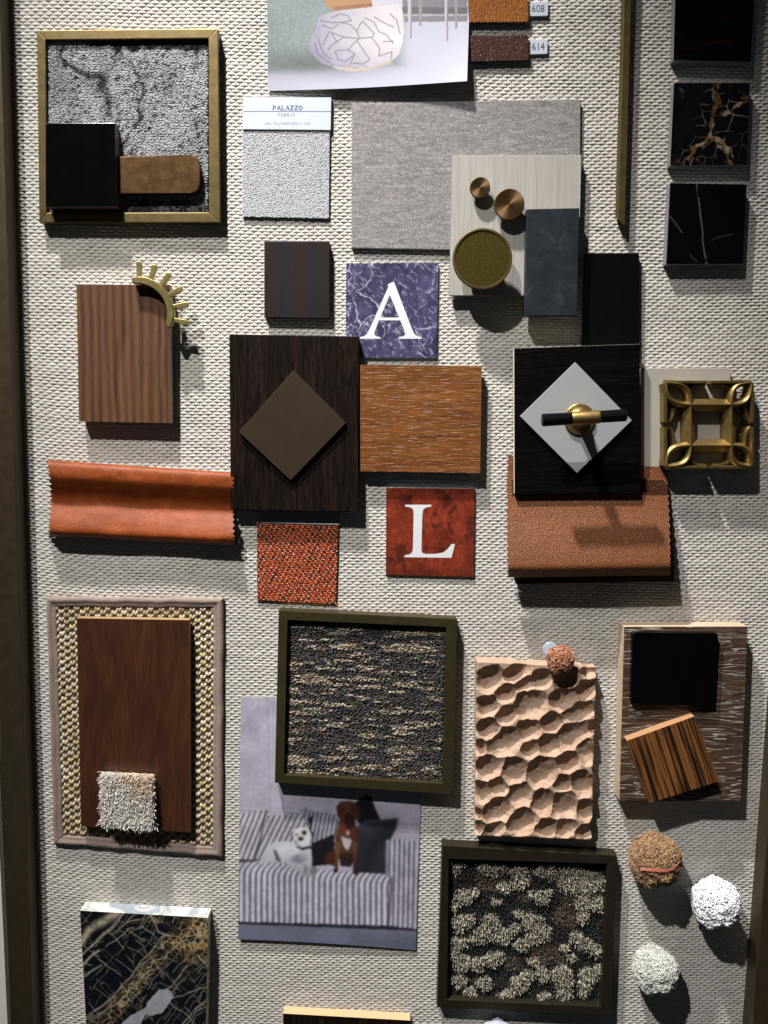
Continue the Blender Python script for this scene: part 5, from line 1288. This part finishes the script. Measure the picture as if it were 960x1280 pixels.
colr = c_d * (1 - mid)[:, None] + c_m * mid[:, None]; colr = colr * (1 - fl)[:, None] + c_l * fl[:, None]; colr = colr * RNG.uniform(0.7, 1.1, n)[:, None]
hz = 3.4 + 3.4 * fl + RNG.uniform(-1.0, 1.0, n)
pile_strands('carpet_pile', fr, u, v, 3.4, hz + 1.0, 0.66, colr, r, M_pile, (0, 0.0), 0.22, 4, 4)

# ================================================================== yarn balls
YG = 'yarn balls at the foot of the wall'
pal = lin([[158, 124, 84], [134, 100, 64], [178, 146, 108], [104, 76, 50], [140, 102, 70]])
fr, R = pompom('yarn_ball', 818.0, 1074, 33.5, 30, pal, 'curly brown yarn ball with a pink thread across its middle', 'yarn ball', YG, 5200, 2.5, 0.42, M_wool, 0.9, M_coreb)
t = np.linspace(0, 1, 26); px_ = -25 + 50 * t; py_ = -1.5 + 9.5 * t + 1.6 * np.sin(t * 7) ; pz_ = np.sqrt(np.maximum(34.5 ** 2 - px_ ** 2 - py_ ** 2, 4)) * 0.9 + 30
P = np.stack([np.stack([px_ + RNG.normal(0, .2, 26), py_ + dy + RNG.normal(0, .25, 26), pz_ - 0.2], 1) for dy in (-1.0, 0.3, 1.5)])
V, q, _t, C = tubes(P, np.full((3, 26), 0.6), lin([[180, 104, 84], [196, 120, 96], [160, 92, 76]]), 5)
link('pink_thread', mesh_np('pink_thread', V, q, None, C), None, R, [M_wool])
pal = lin([[226, 228, 232], [234, 234, 236], [218, 221, 228]])
pompom('yarn_ball', 894.8, 1128, 30.5, 28, pal, 'bright white fluffy yarn ball, the one nearest the frame upright', 'yarn ball', YG, 3600, 2.5, 0.7, M_shag, 0.9, M_corew, True)
pal = lin([[190, 192, 186], [206, 207, 202], [172, 175, 168]])
pompom('yarn_ball', 818.5, 1211.5, 29.5, 27, pal, 'off white crinkled yarn ball, the lowest of the three', 'yarn ball', YG, 3600, 2.7, 0.5, M_shag, 0.9, M_corew)
pal = lin([[180, 190, 206], [196, 204, 216], [166, 176, 194]])
pompom('yarn_pompom', 621, 1302, 26, 22, pal, 'pale bluish white pompom just showing below the framed cloud carpet', 'yarn sample', None, 1800, 2.2, 0.9, M_shag, 0.8, M_corew)

# ================================================================== black gold marble block and last wood sample
def marble(u, v):
    X, Y = u * 3.0, (v - 1060) * 3.0
    d1 = fbm(u * 0.05, v * 0.05, 2, 4) - 0.5; d2 = fbm(u * 0.05, v * 0.05, 12, 4) - 0.5
    wx, wy = X + 20 * d1, Y + 20 * d2
    p = [(RNG2.uniform(280, 800), RNG2.uniform(220, 760)) for _ in range(620)]
    e = cells(wx, wy, p)
    a = (wx + wy * 1.0); bb = (wx - wy)                               # bands run from lower left to upper right
    c = lin([10, 13, 21]) + 0 * X[..., None] + (fbm(u * 0.1, v * 0.1, 3, 3)[..., None]) * 0.004
    gold = lin([150, 120, 72]); cream = lin([186, 176, 150])
    def band(pts, w_, k): return np.exp(-(polydist(wx, wy, pts) / w_) ** 2) * k
    main = band([(380, 690), (430, 600), (500, 520), (560, 450), (640, 370), (700, 320), (760, 270)], 34, 1.0)
    blob = np.exp(-(((wx - 735) / 60) ** 2 + ((wy - 350) / 75) ** 2)); blob2 = np.exp(-(((wx - 590) / 60) ** 2 + ((wy - 275) / 26) ** 2)) * 0.6
    m = np.clip(main + blob + blob2, 0, 1)
    net = np.exp(-(e / 2.6) ** 2)
    k = np.clip(m * (0.07 + 0.93 * net) * sstep(0.25, 0.55, m) * (0.35 + 0.65 * sstep(0.35, 0.55, fbm(u * 0.16, v * 0.16, 19, 3))) + 0.6 * blob * sstep(0.42, 0.62, fbm(u * 0.12, v * 0.12, 8, 3)), 0, 1)[..., None]
    c = c * (1 - k) + (gold * (1 - net[..., None] * 0.5) + cream * net[..., None] * 0.5) * k
    for pts, w_, kk in (([(300, 350), (340, 300), (440, 245)], 11, .9), ([(300, 400), (380, 330), (470, 240)], 4, .7), ([(300, 440), (370, 380)], 4, .8), ([(300, 480), (350, 460), (380, 440)], 4, .7), ([(320, 640), (420, 560), (520, 440), (620, 330)], 3, .6), ([(340, 640), (440, 580), (560, 460)], 2.5, .5), ([(310, 360), (400, 440), (450, 480)], 2, .4), ([(400, 300), (470, 380)], 2, .4),
                        ([(560, 240), (600, 320), (640, 330)], 3, .7), ([(650, 560), (780, 520)], 2, .5), ([(680, 660), (780, 560)], 2.5, .6), ([(640, 580), (720, 640), (760, 700)], 2, .4), ([(420, 320), (480, 280), (540, 265)], 2.5, .5), ([(700, 440), (640, 520), (600, 540)], 3, .5), ([(740, 400), (780, 440)], 3, .6)):
        q = (np.exp(-(polydist(wx, wy, pts) / w_) ** 2) * kk * (0.5 + 0.5 * sstep(0.35, 0.55, fbm(u * 0.2, v * 0.2, 5, 2))))[..., None]; c = c * (1 - q) + cream * 0.85 * q
    hair = np.exp(-(np.abs(fbm(a * 0.003, bb * 0.016, 31, 5) - 0.5) / 0.008) ** 2)[..., None] * 0.35; c = c * (1 - hair) + cream * 0.6 * hair
    rg = np.random.default_rng(3)
    for i in range(150):
        cx, cy = rg.uniform(300, 790), rg.uniform(225, 740); cross = i % 3 == 0
        an = math.radians(rg.normal(-46, 9) if not cross else rg.normal(40, 14)); ln = rg.uniform(15, 75) if not cross else rg.uniform(10, 40)
        d_ = polydist(wx + 14 * d2, wy + 14 * d1, [(cx - ln * math.cos(an), cy - ln * math.sin(an)), (cx + ln * math.cos(an), cy + ln * math.sin(an))])
        q = (np.exp(-(d_ / rg.uniform(0.9, 2.2)) ** 2) * rg.uniform(0.12, 0.55))[..., None]; c = c * (1 - q) + (cream if i % 4 else lin([150, 156, 168])) * 0.8 * q
    for cx, cy, rx, ry in ((595, 580, 52, 40), (500, 650, 60, 26), (470, 680, 50, 24)):
        ca, sa = math.cos(-0.75), math.sin(-0.75); dx, dy = wx - cx, wy - cy
        w2 = sstep(1.05, 0.9, 0.5 * (fbm(u * 0.11, v * 0.11, 91, 4)[...] - 0.5) + np.hypot((dx * ca + dy * sa) / (rx * 1.25), (-dx * sa + dy * ca) / (ry * 0.85)))[..., None]
        c = c * (1 - w2) + (lin([150, 152, 160]) * (0.75 + 0.4 * (fbm(u * 0.25, v * 0.25, 6, 3)[..., None]))) * w2
    # cut top edge is paler, split by cream bands
    return c
b = Mat('sawn_marble_edge'); n = b.noise(b.vec(0.03, 0.03, 0.03, 0.7), 1, 4, 0.6, 1.5); n2 = b.noise(b.vec(0.35, 0.35, 0.35), 1, 3, 0.6)
M_edge = b.out(b.mix(b.ramp(n, [(0.42, 0.0), (0.58, 1.0)]), b.mix(n2, (0.20, 0.25, 0.30), (0.34, 0.38, 0.42)), (0.66, 0.64, 0.56)), 0.5)
M_marble = print_mat('polished_marble', 0.2, 0.35, 0.08)
pc = [(100, 1138.3), (260, 1147.2), (257, 1304), (108.5, 1296)]
tag(gridslab('marble_block', Fr(pc, 20), flatpos(pc, 20), 230, 220, 0.6, [M_marble, M_edge], marble), 'thick black marble block with gold veins and pale sawn edges', 'marble sample')
M_blond = plain('blond_ply_edge', (0.52, 0.36, 0.20), 0.6, 0, 0.08, 0.3)
pc = [(353.8, 1266.8), (513, 1275.6), (511, 1340), (354, 1332)]
tag(slab('wood_board', Fr(pc, 14), pc, 0.8, 14, [M_wenge, M_blond], bevel=0.4), 'dark wood board with a blond top edge, cut off by the frame bottom', 'wood sample')
